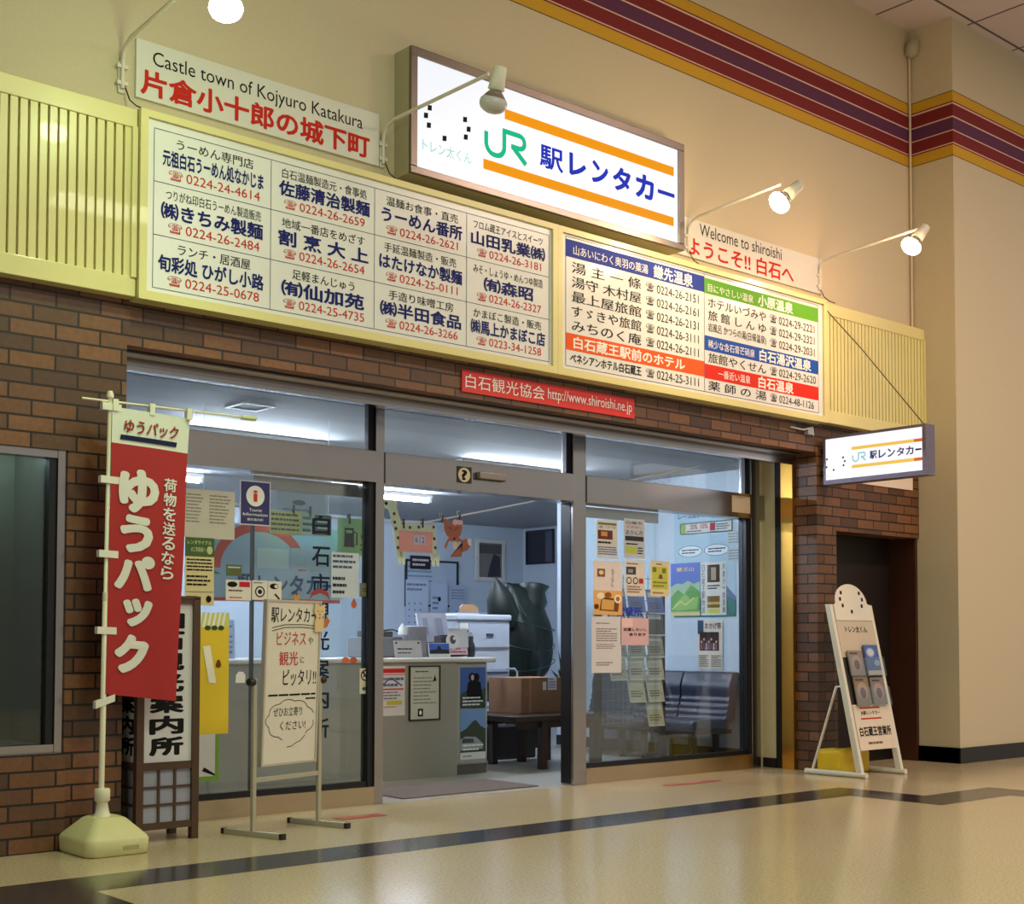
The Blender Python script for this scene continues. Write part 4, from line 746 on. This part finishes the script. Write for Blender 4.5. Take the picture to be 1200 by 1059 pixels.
MB(F((1.54, 1.28, ON+.02), (1, 0, 0), (0, .12, 1))).box((0, 0, 0), (.2, .07, .005), P((220, 190, 200), .5)).lines(.02, .01, .18, .06, 2, .0055, INK((180, 90, 110))).build('pink_note', t)
single(MB(F((1.49, 1.25, ON+.13), (1, 0, 0), (0, .12, 1))).prism([(.07+.065*math.cos(k*math.pi/10), .065*math.sin(k*math.pi/10)) for k in range(20)], 0, .006, P((220, 220, 224), .5)).ell(.07, .01, .03, .035, .0065, INK((90, 90, 100))).ell(.085, .02, .012, .012, .0068, WTX), 'round_fan', 'round white fan leaning on the brochure box', 'fan')
single(MB().lathe([(.03, 0), (.036, .03), (.034, .1), (.02, .13), (.022, .16), (.006, .2)], (1.84, 1.36, ON), (0, 0, 1), P((60, 62, 76), .4), 14).lathe([(.012, 0), (.022, .015), (.012, .035)], (1.84, 1.36, ON+.16), (0, 0, 1), P((190, 190, 196), .4), 12), 'figurine', 'small dark figurine at the right end of the counter', 'figurine')
t = thing('desk_telephone', 'black telephone on the counter behind the yellow poster', 'telephone', (-.62, 1.35, ON))
MB().box((-.75, 1.28, ON), (-.5, 1.48, ON+.05), BLACK, .01).build('body', t)
MB().tube([(-.76, 1.32, ON+.08), (-.7, 1.31, ON+.105), (-.55, 1.31, ON+.105), (-.49, 1.32, ON+.07)], [.03, .02, .02, .03], BLACK, 10).build('handset', t)
sheet('desk_notice', 'pale printed sheet standing on the counter left of the whiteboard', 'notice', F((-.45, 1.5, ON), (1, 0, 0), (0, .05, 1)), .2, .28, P((170, 182, 204), .6), [('l', .1, .1, .9, .9, 6, INK((120, 130, 150)))])
# office photocopier
t = thing('photocopier', 'pale grey office photocopier behind the counter end', 'photocopier', (2.8, 2.6, 0))
CP = P((186, 194, 206), .45, 0, .03)
MB().box((2.45, 2.3, .68), (3.08, 2.85, 1.24), CP, .012).build('body', t)
MB().box((2.43, 2.28, 1.245), (3.09, 2.87, 1.30), CP, .015).build('document_cover', t)
MB().box((2.58, 2.285, 1.0), (3.06, 2.3, 1.215), P((178, 188, 202), .45)).box((2.78, 2.275, 1.10), (2.86, 2.286, 1.125), P((60, 70, 100), .4)).build('front_door', t)
MB().box((2.47, 2.27, 1.12), (2.56, 2.3, 1.22), P((214, 216, 214), .4)).box((2.48, 2.262, 1.13), (2.55, 2.272, 1.16), BLACK).build('control_panel', t)
MB().box((2.5, 2.285, .70), (3.06, 2.3, .80), P((160, 170, 186), .45)).box((2.7, 2.278, .76), (3.04, 2.287, .775), P((60, 70, 96), .4)).build('paper_tray', t)
MB().box((2.5, 2.36, .0), (2.56, 2.85, .68), CP).box((3.02, 2.36, 0), (3.08, 2.85, .68), CP).box((2.5, 2.36, .44), (3.08, 2.85, .5), CP).box((2.55, 2.7, .05), (3.02, 2.8, .66), BLACK).build('stand', t)
MB().box((2.56, 2.3, .36), (3.02, 2.7, .47), P((150, 160, 180), .4), .01).box((2.6, 2.29, .40), (2.95, 2.302, .43), P((190, 200, 214), .3)).build('drawer', t)
MB().tube([(3.0, 2.25, .80), (3.08, 2.23, .80), (3.1, 2.22, .77), (3.1, 2.22, .5), (3.08, 2.25, .4)], .01, P((176, 184, 196), .3, .5), 8).build('side_rail', t)
single(MB().box((2.5, 2.35, 1.302), (2.75, 2.6, 1.312), P((170, 180, 200), .6)).box((2.6, 2.4, 1.312), (2.9, 2.65, 1.32), P((120, 130, 150), .6)), 'paper_pile', 'loose papers on top of the photocopier', 'paper')
single(MB(F((2.8, 2.7, 1.302), (1, .2, 0), (0, .1, 1))).prism([(0, 0), (.28, 0), (.25, .08), (.2, .1), (.04, .1), (0, .07)], 0, .02, P((154, 118, 80), .6)), 'envelope', 'brown envelope propped on the photocopier', 'envelope')
# low table with its load
t = thing('low_table', 'low dark wooden table inside the doorway', 'table', (2.7, 1.35, 0))
MB().box((2.02, 1.0, .40), (3.05, 1.82, .445), DWOOD, .008).build('table_top', t)
MB().box((2.1, 1.06, .34), (2.97, 1.1, .40), DWOOD).build('apron', t); MB().box((2.1, 1.7, .34), (2.97, 1.74, .40), DWOOD).build('apron', t)
for x, y in ((2.33, 1.03), (2.93, 1.03), (2.33, 1.66), (2.66, 1.66), (2.95, 1.66)): MB().box((x, y, 0), (x+.06, y+.06, .40), DWOOD).build('leg', t)
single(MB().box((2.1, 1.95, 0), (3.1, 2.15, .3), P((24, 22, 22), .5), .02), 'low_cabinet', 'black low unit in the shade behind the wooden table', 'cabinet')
CB = P((128, 92, 62), .7, 0, .12, 10)
t = thing('cardboard_box', 'brown cardboard box on the low dark table', 'box', (2.62, 1.5, .447))
MB().box((2.34, 1.3, .447), (2.82, 1.72, .745), CB).build('box_body', t)
MB().box((2.34, 1.298, .58), (2.82, 1.3, .586), P((110, 78, 50), .5)).box((2.42, 1.297, .447), (2.45, 1.3, .745), P((140, 104, 72), .4)).build('tape', t)
MB(FS(2.64, 1.297, .64)).box((0, 0, 0), (.1, .11, .001), P((190, 192, 204), .6)).box((-.06, .0, 0), (-.02, .07, .001), P((200, 200, 196), .6)).lines(.01, .01, .09, .1, 4, .0015, INK((120, 120, 140))).build('label_sheet', t)
t = thing('flower_pot', 'black pot with a dark leafy plant beside the cardboard box', 'plant', (2.95, 1.42, .447))
MB().lathe([(.055, 0), (.068, .17), (.072, .19), (.064, .19)], (2.95, 1.42, .447), (0, 0, 1), BLACK, 18).lathe([(.073, .165), (.075, .18)], (2.95, 1.42, .447), (0, 0, 1), P((180, 180, 180), .4), 18, False).build('pot', t)
b = MB(); rd = random.Random(4)
for k in range(26):
    a = rd.random()*6.28; l = .1+.14*rd.random(); p = Vector((2.95, 1.42, .62)); q = p+Vector((math.cos(a)*l*.6, math.sin(a)*l*.6, .1+.28*rd.random())); s_ = Vector((-math.sin(a), math.cos(a), 0))*.022
    m_ = (p+q)/2+Vector((0, 0, .04)); b.add([p, m_+s_, q, m_-s_], [(0, 1, 2, 3)], P((24, 40, 28), .5))
b.build('leaves', t)
b = MB()
for k in range(7):
    c = Vector((2.93+.1*rd.random(), 1.36+.08*rd.random(), .80+.13*rd.random()))
    for j in range(5):
        a = j*1.256; e = c+Vector((math.cos(a)*.03, -.01, math.sin(a)*.03)); s_ = Vector((-math.sin(a), 0, math.cos(a)))*.011
        b.add([c, (c+e)/2+s_, e, (c+e)/2-s_], [(0, 1, 2, 3)], P((196, 190, 214), .6))
b.build('blossoms', t)
# dark green wrapped bundle
t = thing('net_bundle', 'tall dark green netting bundle leaning by the back corner', 'bundle', (3.785, 2.92, .3))
GN = P((3, 20, 15), .5, 0, .45, 6, .3)
bm = bmesh.new(); bmesh.ops.create_icosphere(bm, subdivisions=5, radius=1)
from mathutils import noise
for v in bm.verts:
    d = v.co.copy(); z = d.z
    wv = 1.0+.08*math.sin(6*math.atan2(d.y, d.x)+3*z)+.12*noise.noise(d*2.2)
    top = max(0, z)
    x = d.x*(.37-.09*top)*wv + .05*z*0; y = d.y*.24*wv
    zz_ = .55*z+.10*noise.noise(Vector((d.x*2, d.y*2, 5)))
    if z > .45: x -= .16*(z-.45)*(1 if d.x < 0 else -.4)
    v.co = Vector((3.785+x, 2.95+y, 1.08+zz_))
MB().bm(bm, GN, True).build('wrapping', t)
b = MB()
b.lathe([(.12, 0), (.16, .12), (.13, .3), (.05, .44), (.01, .5)], (3.525, 2.87, 1.2), (-.30, 0, 1), GN, 14); b.lathe([(.12, 0), (.15, .1), (.12, .2), (.16, .26), (.1, .28)], (3.865, 2.87, 1.36), (.12, 0, 1), GN, 14)
b.build('gathered_ends', t)
b = MB()
for k in range(3):
    zc = .82+.2*k; b.tube([(3.785+.40*math.cos(a), 2.95-.27*abs(math.sin(a)), zc+.06*math.cos(a*1.5+k)) for a in [math.pi*j/14 for j in range(15)]], .005, P((24, 62, 46), .5), 5)
b.tube([(3.445, 2.73, 1.25), (3.445, 2.75, 1.45), (3.495, 2.75, 1.5), (3.565, 2.73, 1.42), (3.645, 2.70, 1.3)], .005, P((60, 84, 66), .5), 5)
b.build('cords', t)
single(MB().lathe([(.2, 0), (.24, .25), (.26, .5), (.24, .52)], (3.785, 2.96, 0), (0, 0, 1), BLACK, 20), 'planter', 'black tub holding the green netting bundle', 'planter')
# floor mat
single(MB().box((.24, .11, 0), (1.46, .73, .008), P((92, 80, 72), .85, 0, .15, 90), .003), 'door_mat', 'brown door mat just inside the open doorway', 'mat')
# back of the office
def framed(T, wd, ht, fr, frm, base, items, name, label, cat):
    t = thing(name, label, cat, T.translation)
    b = MB(T)
    for a, c in (((0, 0), (wd, fr)), ((0, ht-fr), (wd, ht)), ((0, fr), (fr, ht-fr)), ((wd-fr, fr), (wd, ht-fr))): b.box((a[0], a[1], 0), (c[0], c[1], .03), frm)
    b.build('frame', t); b = MB(T); b.box((fr, fr, 0), (wd-fr, ht-fr, .012), base); z = .0125
    for it in items:
        z += .0008
        if it[0] == 'r': b.rect(it[1]*wd, it[2]*ht, it[3]*wd, it[4]*ht, z, it[5])
        if it[0] == 'p': b.flat([(x*wd, y*ht) for x, y in it[1]], z, it[2])
        if it[0] == 'l': b.lines(it[1]*wd, it[2]*ht, it[3]*wd, it[4]*ht, it[5], z, it[6], .35, it[5])
    b.build('picture', t)
framed(FS(6.19, 6.59, 1.86), .51, .56, .05, P((206, 206, 200), .5), P((120, 116, 112), .6), [('r', .12, .66, .88, .88, INK((84, 82, 84))), ('p', [(.4, .1), (.86, .12), (.84, .6), (.62, .66), (.5, .4)], INK((64, 62, 70)))], 'picture_frame', 'pale framed picture on the far wall of the office', 'picture')
framed(F((7.04, 6.5, 2.10), (0, -1, 0), (0, 0, 1)), .55, .46, .02, P((30, 32, 40), .4), P((40, 44, 56), .4), [('r', .7, .05, .95, .95, INK((90, 92, 110)))], 'picture_frame', 'dark framed poster high on the right of the far corner', 'picture')
framed(FS(5.03, 6.59, 1.5), .86, .60, .025, P((34, 36, 44), .4), P((170, 186, 206), .5), [('l', .05, .5, .5, .9, 4, INK((120, 140, 170)))], 'notice_board', 'dark edged notice board on the far wall below the giraffe', 'notice board')
sheet('wall_chart', 'white wall chart pinned low on the notice board, left', 'notice', FS(5.02, 6.55, 1.22), .36, .62, P((176, 192, 214), .6), [('l', .05, .75, .9, .95, 2, INK((110, 124, 150)))]+[('e', .15+.25*i, .12+.13*j, .03, .015, INK((60, 70, 100))) for i in range(3) for j in range(4)])
sheet('wall_chart', 'white wall chart pinned low on the notice board, middle', 'notice', FS(5.42, 6.55, 1.30), .28, .5, P((172, 190, 214), .6), [('e', .5, .6, .1, .06, BLK), ('l', .1, .3, .5, .7, 3, INK((110, 124, 150)))])
sheet('wall_chart', 'white wall chart pinned low on the notice board, right', 'notice', FS(5.73, 6.55, 1.31), .28, .48, P((160, 176, 198), .6), [('l', .1, .6, .9, .9, 4, INK((120, 134, 160))), ('e', .4, .25, .06, .04, BLK), ('e', .6, .2, .05, .03, BLK)])
sheet('menu_board', 'small black board with pale writing under the giraffe belly', 'notice', FS(5.09, 6.555, 1.98), .33, .17, P((38, 32, 38), .5), [('l', .12, .15, .9, .85, 2, INK((200, 190, 190)))])

# ================================================================== THINGS STANDING IN THE HALL
# banner flag
PV = P((222, 218, 190), .4, 0, .03)
t = thing('banner_flag', 'tall red banner flag on a cream pole with a plastic water base', 'flag', (-2.23, -.71, 0))
b = MB(); bc = P((206, 204, 150), .5, 0, .05)
def rrect(cx, cy, hx, hy, r, z, n=5):
    o = []
    for sx, sy, a0 in ((1, 1, 0), (-1, 1, 90), (-1, -1, 180), (1, -1, 270)):
        for k in range(n+1):
            a = math.radians(a0+90*k/n); o.append((cx+sx*(hx-r)+r*math.cos(a), cy+sy*(hy-r)+r*math.sin(a), z))
    return o
cx, cy_ = -2.225, -.715
b.ring([rrect(cx, cy_, .15, .18, .05, 0), rrect(cx, cy_, .162, .192, .05, .008), rrect(cx, cy_, .166, .196, .05, .075), rrect(cx, cy_, .158, .188, .05, .09), rrect(cx, cy_, .085, .1, .04, .17), rrect(cx, cy_, .07, .085, .04, .178)], bc)
b.build('water_base', t)
MB().lathe([(.045, .175), (.034, .2), (.026, .245), (.03, .25), (.038, .255), (.038, .31), (.034, .315)], (-2.235, -.715, 0), (0, 0, 1), PV, 18).build('base_socket', t)
MB().box((-2.21, -.905, .03), (-2.13, -.912, .05), P((160, 156, 110), .5)).build('base_plate', t)
pb, pt_ = Vector((-2.24, -.712, .28)), Vector((-2.222, -.712, 2.29))
MB().tube([pb, pb.lerp(pt_, .5), pb.lerp(pt_, .5)+Vector((0, 0, .002)), pt_], [.0145, .0145, .011, .011], PV, 12).lathe([(.016, 0), (.016, .04)], pb.lerp(pt_, .5)-Vector((0, 0, .03)), (0, 0, 1), PV, 12).lathe([(.017, 0), (.019, .015), (.012, .035)], pt_-Vector((0, 0, .01)), (0, 0, 1), PV, 12).build('pole', t)
MB().tube([(-2.37, -.712, 2.262), (-1.46, -.712, 2.266)], .0065, PV, 8).tube([(-1.47, -.712, 2.266), (-1.385, -.712, 2.266)], .013, P((196, 206, 150), .5), 10).build('crossbar', t)
# cloth
CLR, CLW = P((164, 29, 29), .7, 0, .06, 40), P((216, 224, 210), .75, 0, .03, 40)
def cl(u, v):                                         # u 0..1 across, v 0 bottom..1 top
    x0 = -2.231+.015*v; x1 = -1.852+.072*v; x = x0+(x1-x0)*u
    z = (.785-.045*u)*(1-v)+(2.235-.012*u)*v
    y = -.712-.016+.010*math.sin(u*5+v*3)*u+.006*math.sin(v*9)*u
    return Vector((x, y, z))
NU, NV = 16, 48; b = MB(); vs = []; th = Vector((0, .0012, 0))
for j in range(NV+1):
    for i in range(NU+1): vs.append(cl(i/NU, j/NV))
nn = len(vs); vs2 = [v+th for v in vs]; vsplit = .885
for j in range(NV):
    for i in range(NU):
        a = j*(NU+1)+i; m_ = CLW if (j+.5)/NV > vsplit else CLR
        b.add([vs[a], vs[a+1], vs[a+NU+2], vs[a+NU+1]], [(0, 1, 2, 3)], m_, True); b.add([vs2[a+NU+1], vs2[a+NU+2], vs2[a+1], vs2[a]], [(0, 1, 2, 3)], m_, True)
b.build('cloth', t)
def on_cloth(parts, name, mat, mats2=None):
    mb = MB()
    for st, u0, v0, u1, v1, bo, sl in parts:
        vs_, fs_ = glyphs(st, bo) if st else ([(q/14, h, 0) for q in range(15) for h in (0, 1)], [(2*q, 2*q+2, 2*q+3, 2*q+1) for q in range(14)])
        ax = min(v[0] for v in vs_); bx_ = max(v[0] for v in vs_); ay = min(v[1] for v in vs_); by_ = max(v[1] for v in vs_)
        P3 = []
        for v in vs_:
            fy = (v[1]-ay)/(by_-ay); fx = (v[0]-ax)/(bx_-ax)
            P3.append(cl(u0+(u1-u0)*fx+sl*fy, v0+(v1-v0)*fy)+Vector((0, -.0045-v[2]*2, 0)))
        mb.add(P3, fs_, mat)
    mb.build(name, t)
def zv(z): return (z-.765)/(2.229-.765)
on_cloth([('ゆ', .10, zv(1.70), .62, zv(1.925), .06, 0), ('う', .13, zv(1.495), .56, zv(1.69), .06, 0), ('パ', .07, zv(1.305), .6, zv(1.485), .06, 0), ('ッ', .2, zv(1.12), .6, zv(1.265), .065, 0), ('ク', .1, zv(.88), .58, zv(1.08), .065, 0)]
         + [(ch, .68, zv(1.90-.0755*i-.068), .86, zv(1.90-.0755*i), .02, 0) for i, ch in enumerate('荷物を送るなら')], 'white_lettering', INK((222, 222, 214)))
on_cloth([('ゆうパック', .14, zv(2.105), .84, zv(2.175), .02, .02)], 'dark_red_lettering', INK((150, 40, 36)))
on_cloth([('', .1, zv(2.068), .83, zv(2.093), 0, .01)], 'navy_bar', INK((26, 34, 70)))
for i, z in enumerate((2.235, 1.865, 1.49, 1.105, .74)):
    x = -2.241+.0095*(z-.28); dz = -.0 if i < 4 else .03
    MB().add([(x-.045, -.728, z-.018-dz*.3), (x+.055, -.73, z-.022+dz), (x+.055, -.73, z+.014+dz), (x-.045, -.728, z+.018-dz*.3), (x-.045, -.694, z-.018-dz*.3), (x+.055, -.7, z-.022+dz), (x+.055, -.7, z+.014+dz), (x-.045, -.694, z+.018-dz*.3)], [(0, 1, 2, 3), (7, 6, 5, 4), (0, 4, 5, 1), (3, 2, 6, 7), (1, 5, 6, 2), (0, 3, 7, 4)], P((226, 226, 210), .6)).build('pole_loop', t)
for x in (-2.2, -2.0, -1.79): MB().box((x-.014, -.735, 2.215), (x+.014, -.70, 2.275), P((222, 224, 206), .6)).build('bar_loop', t)
# lantern style sign box
t = thing('lantern_sign', 'tall brown wooden lantern sign box with white panel, behind the red flag', 'sign', (-1.82, -.455, 0))
lx0, lx1, ly0, ly1 = -2.0, -1.643, -.6, -.31
for x in (lx0, lx1-.04):
    for y in (ly0, ly1-.04): MB().box((x, y, 0), (x+.04, y+.04, 1.28), WOOD).build('corner_post', t)
for z0, z1 in ((1.25, 1.282), (.375, .415), (.065, .10)):
    MB().box((lx0+.04, ly0+.003, z0), (lx1-.04, ly0+.035, z1), WOOD).box((lx0+.003, ly0+.04, z0), (lx0+.035, ly1-.04, z1), WOOD).box((lx1-.035, ly0+.04, z0), (lx1-.003, ly1-.04, z1), WOOD).box((lx0+.04, ly1-.035, z0), (lx1-.04, ly1-.003, z1), WOOD).build('rail', t)
b = MB()
b.box((lx0, ly0, 1.275), (lx1, ly1, 1.29), WOOD); b.build('top_board', t)
PN = P((206, 206, 208), .5, 0, .02)
MB().box((lx0+.04, ly0+.015, .415), (lx1-.04, ly0+.025, 1.25), PN).box((lx0+.015, ly0+.04, .415), (lx0+.025, ly1-.04, 1.25), PN).box((lx1-.025, ly0+.04, .415), (lx1-.015, ly1-.04, 1.25), PN).build('white_panel', t)
SHO = P((150, 152, 168), .6)
MB().box((lx0+.04, ly0+.02, .10), (lx1-.04, ly0+.026, .375), SHO).box((lx0+.02, ly0+.04, .1), (lx0+.026, ly1-.04, .375), SHO).build('paper_panel', t)
b = MB()
for k in (1, 2): b.box((lx0+.04+k*.0923-.006, ly0+.01, .1), (lx0+.04+k*.0923+.006, ly0+.02, .375), WOOD).box((lx0+.04, ly0+.011, .1+k*.0917-.006), (lx1-.04, ly0+.019, .1+k*.0917+.006), WOOD).box((lx0+.01, ly0+.04, .1+k*.0917-.006), (lx0+.02, ly1-.04, .1+k*.0917+.006), WOOD)
b.box((lx0+.01, -.46, .1), (lx0+.02, -.45, .375), WOOD); b.build('lattice', t)
b = MB(FS(0, ly0+.0145, 0)); b.vtext('白石観光案内所', -1.925, -1.728, 1.215, .1115, 0, BLK, .045, .88); b.build('black_lettering', t)
b = MB(FW(lx0+.0145, 0, 0)); b.vtext('白石観光案内所', .375, .535, 1.215, .1115, 0, BLK, .045, .88); b.build('side_lettering', t)
# whiteboard stand
wb = thing('whiteboard_stand', 'handwritten whiteboard on a grey metal stand before the left bay', 'whiteboard', (-1.14, -.67, 0))
ang = math.radians(15.4); ux = Vector((math.cos(ang), math.sin(ang), 0)); WT = F((-1.14, -.67, 0), ux, (0, 0, 1))
SM = P((176, 172, 150), .4, .3, .05)
for s in (-.262, .262):
    MB(WT).box((s-.013, 0, -.011), (s+.013, .85, .011), SM, .003).build('post', wb)
    ft = MB(WT).box((s-.016, 0, -.215), (s+.016, .03, .215), SM, .003).build('foot', wb)
    for q in (-1, 1): MB(WT).box((s-.017, 0, q*.215-.012), (s+.017, .031, q*.215+.012), BLACK, .002).build('foot_cap', ft)
MB(WT).box((-.25, .287, -.008), (.25, .312, .008), SM, .002).build('crossbar', wb)
for s in (-.285, .285): MB(WT).lathe([(.02, -.02), (.024, 0), (.02, .02)], (s, .83, 0), (1, 0, 0), BLACK, 14).build('knob', wb)
tl_ = math.radians(2.2); vv = Vector((math.sin(ang)*math.sin(tl_), -math.cos(ang)*math.sin(tl_), math.cos(tl_)))
BT = F(Vector((-1.14, -.67, .37))+ux*(-.222)+Vector((.0, -.005, 0)), ux, vv)
bd = MB(BT).box((.006, .006, -.012), (.438, .904, .008), P((216, 212, 198), .3, 0, .03)).build('board', wb)
b = MB(BT)
for a, c in (((0, 0), (.444, .012)), ((0, .898), (.444, .91)), ((0, .012), (.012, .898)), ((.432, .012), (.444, .898))): b.box((a[0], a[1], -.014), (c[0], c[1], .014), P((196, 190, 176), .35, .5))
b.build('board_frame', wb)
b = MB(BT); z = .0095; K = BLK
b.text('駅レンタカー', .04, .785, .415, .868, z, K, .01)
b.stroke([(.05, .755), (.15, .773), (.3, .775), (.41, .768)], .004, z, K).stroke([(.05, .738), (.15, .758), (.3, .76), (.41, .753)], .004, z+.0003, K)
b.text('や', .345, .665, .385, .705, z, K, 0).text('に', .285, .56, .315, .595, z, K, 0).text('ピッタリ!!', .15, .435, .42, .525, z, K, .01)
b.lines(.04, .375, .42, .395, 1, z, K, .5, 5).lines(.34, .352, .42, .37, 1, z, K, .5, 6)
b.text('ぜひお立寄り', .085, .268, .315, .318, z, K, 0).text('ください!', .14, .19, .345, .24, z, K, 0)
cloud = []
for k in range(90):
    a = 2*math.pi*k/90; r = 1+.10*abs(math.sin(a*4.5)); cloud.append((.222+.178*r*math.cos(a), .245+.105*r*math.sin(a)))
b.stroke(cloud[4:64], .004, z, INK((60, 60, 60)))
b.stroke(cloud[78:], .004, z+.0002, INK((60, 60, 60)))
b.stroke([(.345, .155), (.31, .125), (.27, .115), (.24, .10), (.2, .095)], .004, z, INK((60, 60, 60)))
b.build('black_handwriting', wb)
b = MB(BT); b.text('ビジネス', .09, .66, .325, .735, z, INK((180, 50, 44)), .01).text('観光', .115, .548, .265, .625, z, INK((186, 40, 40)), .015); b.build('red_handwriting', wb)
fx = thing('fox_cutout', 'cream fox cutout on the top right corner of the whiteboard', 'cutout', BT @ Vector((.41, .76, .016)))
FC = P((216, 190, 140), .6)
b = MB(BT); b.T = BT @ Matrix.Translation((.375, .735, .016)); b.prism([(.01, 0), (.08, 0), (.082, .06), (.07, .085), (.09, .11), (.085, .16), (.06, .145), (.035, .145), (.01, .165), (0, .11), (.02, .085), (.008, .05)], 0, .005, FC).stroke([(.02, .115), (.03, .12), (.038, .113)], .003, .0055, BR_).stroke([(.052, .113), (.06, .12), (.07, .115)], .003, .0055, BR_).ell(.045, .1, .005, .004, .0056, BLK).ell(.045, .08, .006, .006, .0057, RED); b.build('body', fx)
b = MB(); b.T = BT @ Matrix.Translation((.375, .735, .0145)); b.prism([(.08, .02), (.115, .03), (.14, .07), (.125, .095), (.1, .075), (.075, .05)], 0, .004, P((176, 110, 60), .6)).prism([(.125, .07), (.14, .07), (.128, .095), (.115, .09)], .0041, .0045, FC); b.build('tail', fx)
# brochure A-stand at the right
t = thing('brochure_stand', 'white A shaped brochure stand with arched header by the brick pier', 'stand', (4.03, -.85, 0))
SW = P((222, 216, 200), .4, 0, .03)
for x in (3.75, 4.29):
    MB().tube([(x, -1.12, .022), (x, -.55, .022)], .022, SW, 12).build('foot', t)
    MB().add([(x-.012, -1.085, .03), (x+.024, -1.085, .03), (x+.024, -1.035, .03), (x-.012, -1.035, .03), (x-.012, -.80, 1.352), (x+.024, -.80, 1.352), (x+.024, -.755, 1.352), (x-.012, -.755, 1.352)], [(0, 3, 2, 1), (4, 5, 6, 7), (0, 1, 5, 4), (1, 2, 6, 5), (2, 3, 7, 6), (3, 0, 4, 7)], SW).build('front_leg', t)
    MB().tube([(x+.005, -.61, .03), (x+.005, -.845, .70), (x+.005, -.90, .705)], .011, SW, 8).build('rear_leg', t)
lean = Vector((0, .281, 1.322)).normalized()
PT = F((3.785, -1.068, .05), (1, 0, 0), lean)         # leaning plane of the stand, u across .5, v up
W_ = .50; PB = P((200, 186, 164), .5, 0, .03)
arch = [(0.0, 1.2), (W_, 1.2), (W_, 1.33), (W_-.03, 1.335)]+[(W_/2+(W_/2-.04)*math.cos(a), 1.34+.16*math.sin(a)) for a in [math.pi*k/16 for k in range(17)]]+[(.03, 1.335), (0, 1.33)]
b = MB(PT); b.prism(arch, 0, .012, SW); b.build('header', t)
b = MB(PT); b.box((0, .9, -.004), (W_, 1.2, .006), PB).box((0, .44, -.004), (W_, .9, .0), P((60, 54, 50), .5)); b.build('back_panel', t)
b = MB(PT); dashring(b, W_/2, 1.37, .15, .1, .0125, BLK, .028); b.text('トレン太くん', .1, 1.10, .4, 1.155, .0065, BLK, .02); b.build('black_lettering', t)
b = MB(PT); b.box((0, .16, 0), (W_, .52, .012), P((226, 210, 190), .5)); b.build('lower_panel', t)
b = MB(PT); b.rect(.08, .485, .36, .497, .0125, RED).rect(.08, .40, .36, .412, .0125, RED).text('JR駅レンタカー', .09, .43, .35, .468, .0125, INK((70, 40, 60)), .02).text('白石蔵王営業所', .03, .265, .46, .345, .0125, BLK, .03).lines(.12, .195, .4, .23, 1, .0125, INK((110, 90, 70))); b.build('lower_lettering', t)
for v0 in (.50, .74):
    MB(PT).box((.01, v0, .05), (W_-.01, v0+.15, .053), ACRYL).box((.01, v0, .0), (W_-.01, v0+.004, .053), ACRYL).build('clear_pocket', t)
for u0, v0, hh, c, lab in ((.04, .745, .2, (140, 126, 122), 'grey brochure with a faint round picture, upper left pocket of the white stand'), (.27, .745, .245, (70, 96, 160), 'blue brochure with white bubbles, upper right pocket of the white stand'), (.05, .505, .23, (134, 116, 92), 'brown brochure in the lower left pocket of the white stand'), (.27, .505, .22, (128, 118, 112), 'grey brown brochure in the lower right pocket of the white stand')):
    T = PT @ Matrix.Translation((u0, v0+.004, .02)); it = []
    if c[2] > 150: it = [('e', .4, .75, .3, .16, INK((150, 170, 206))), ('e', .4, .75, .22, .11, INK((200, 206, 214))), ('e', .75, .4, .2, .1, INK((150, 170, 206))), ('r', 0, 0, 1, .15, INK((190, 180, 170)))]
    else: it = [('e', .5, .5, .36, .3, INK((170, 150, 140))), ('e', .5, .42, .2, .2, INK((110, 84, 80))), ('l', .1, .82, .9, .95, 1, INK((80, 70, 66)))]
    sheet('brochure', lab, 'brochure', T, .19, hh, P(c, .5, 0, .15, 30), it, 'brochures in the white stand', .012)
YW = P((226, 190, 30), .45, 0, .06, 20)
single(MB().box((3.79, -.86, .0), (4.0, -.62, .2), YW, .03).box((4.0, -.82, .0), (4.25, -.62, .19), YW, .03), 'yellow_weight', 'yellow plastic ballast block between the feet of the brochure stand', 'weight')
# red floor stickers
for x0, y0, x1, y1, lab in ((-.66, -.50, -.33, -.40, 'small red sticker on the floor before the left bay'), (2.2, -.50, 2.78, -.42, 'small red sticker on the floor before the right bay')):
    sheet('floor_sticker', lab, 'sticker', F((x0, y0, .0015), (1, 0, 0), (0, 1, 0)), x1-x0, y1-y0, P((176, 70, 60), .35), [('l', .05, .2, .95, .8, 1, INK((206, 150, 130)))], 'red floor stickers', .001)
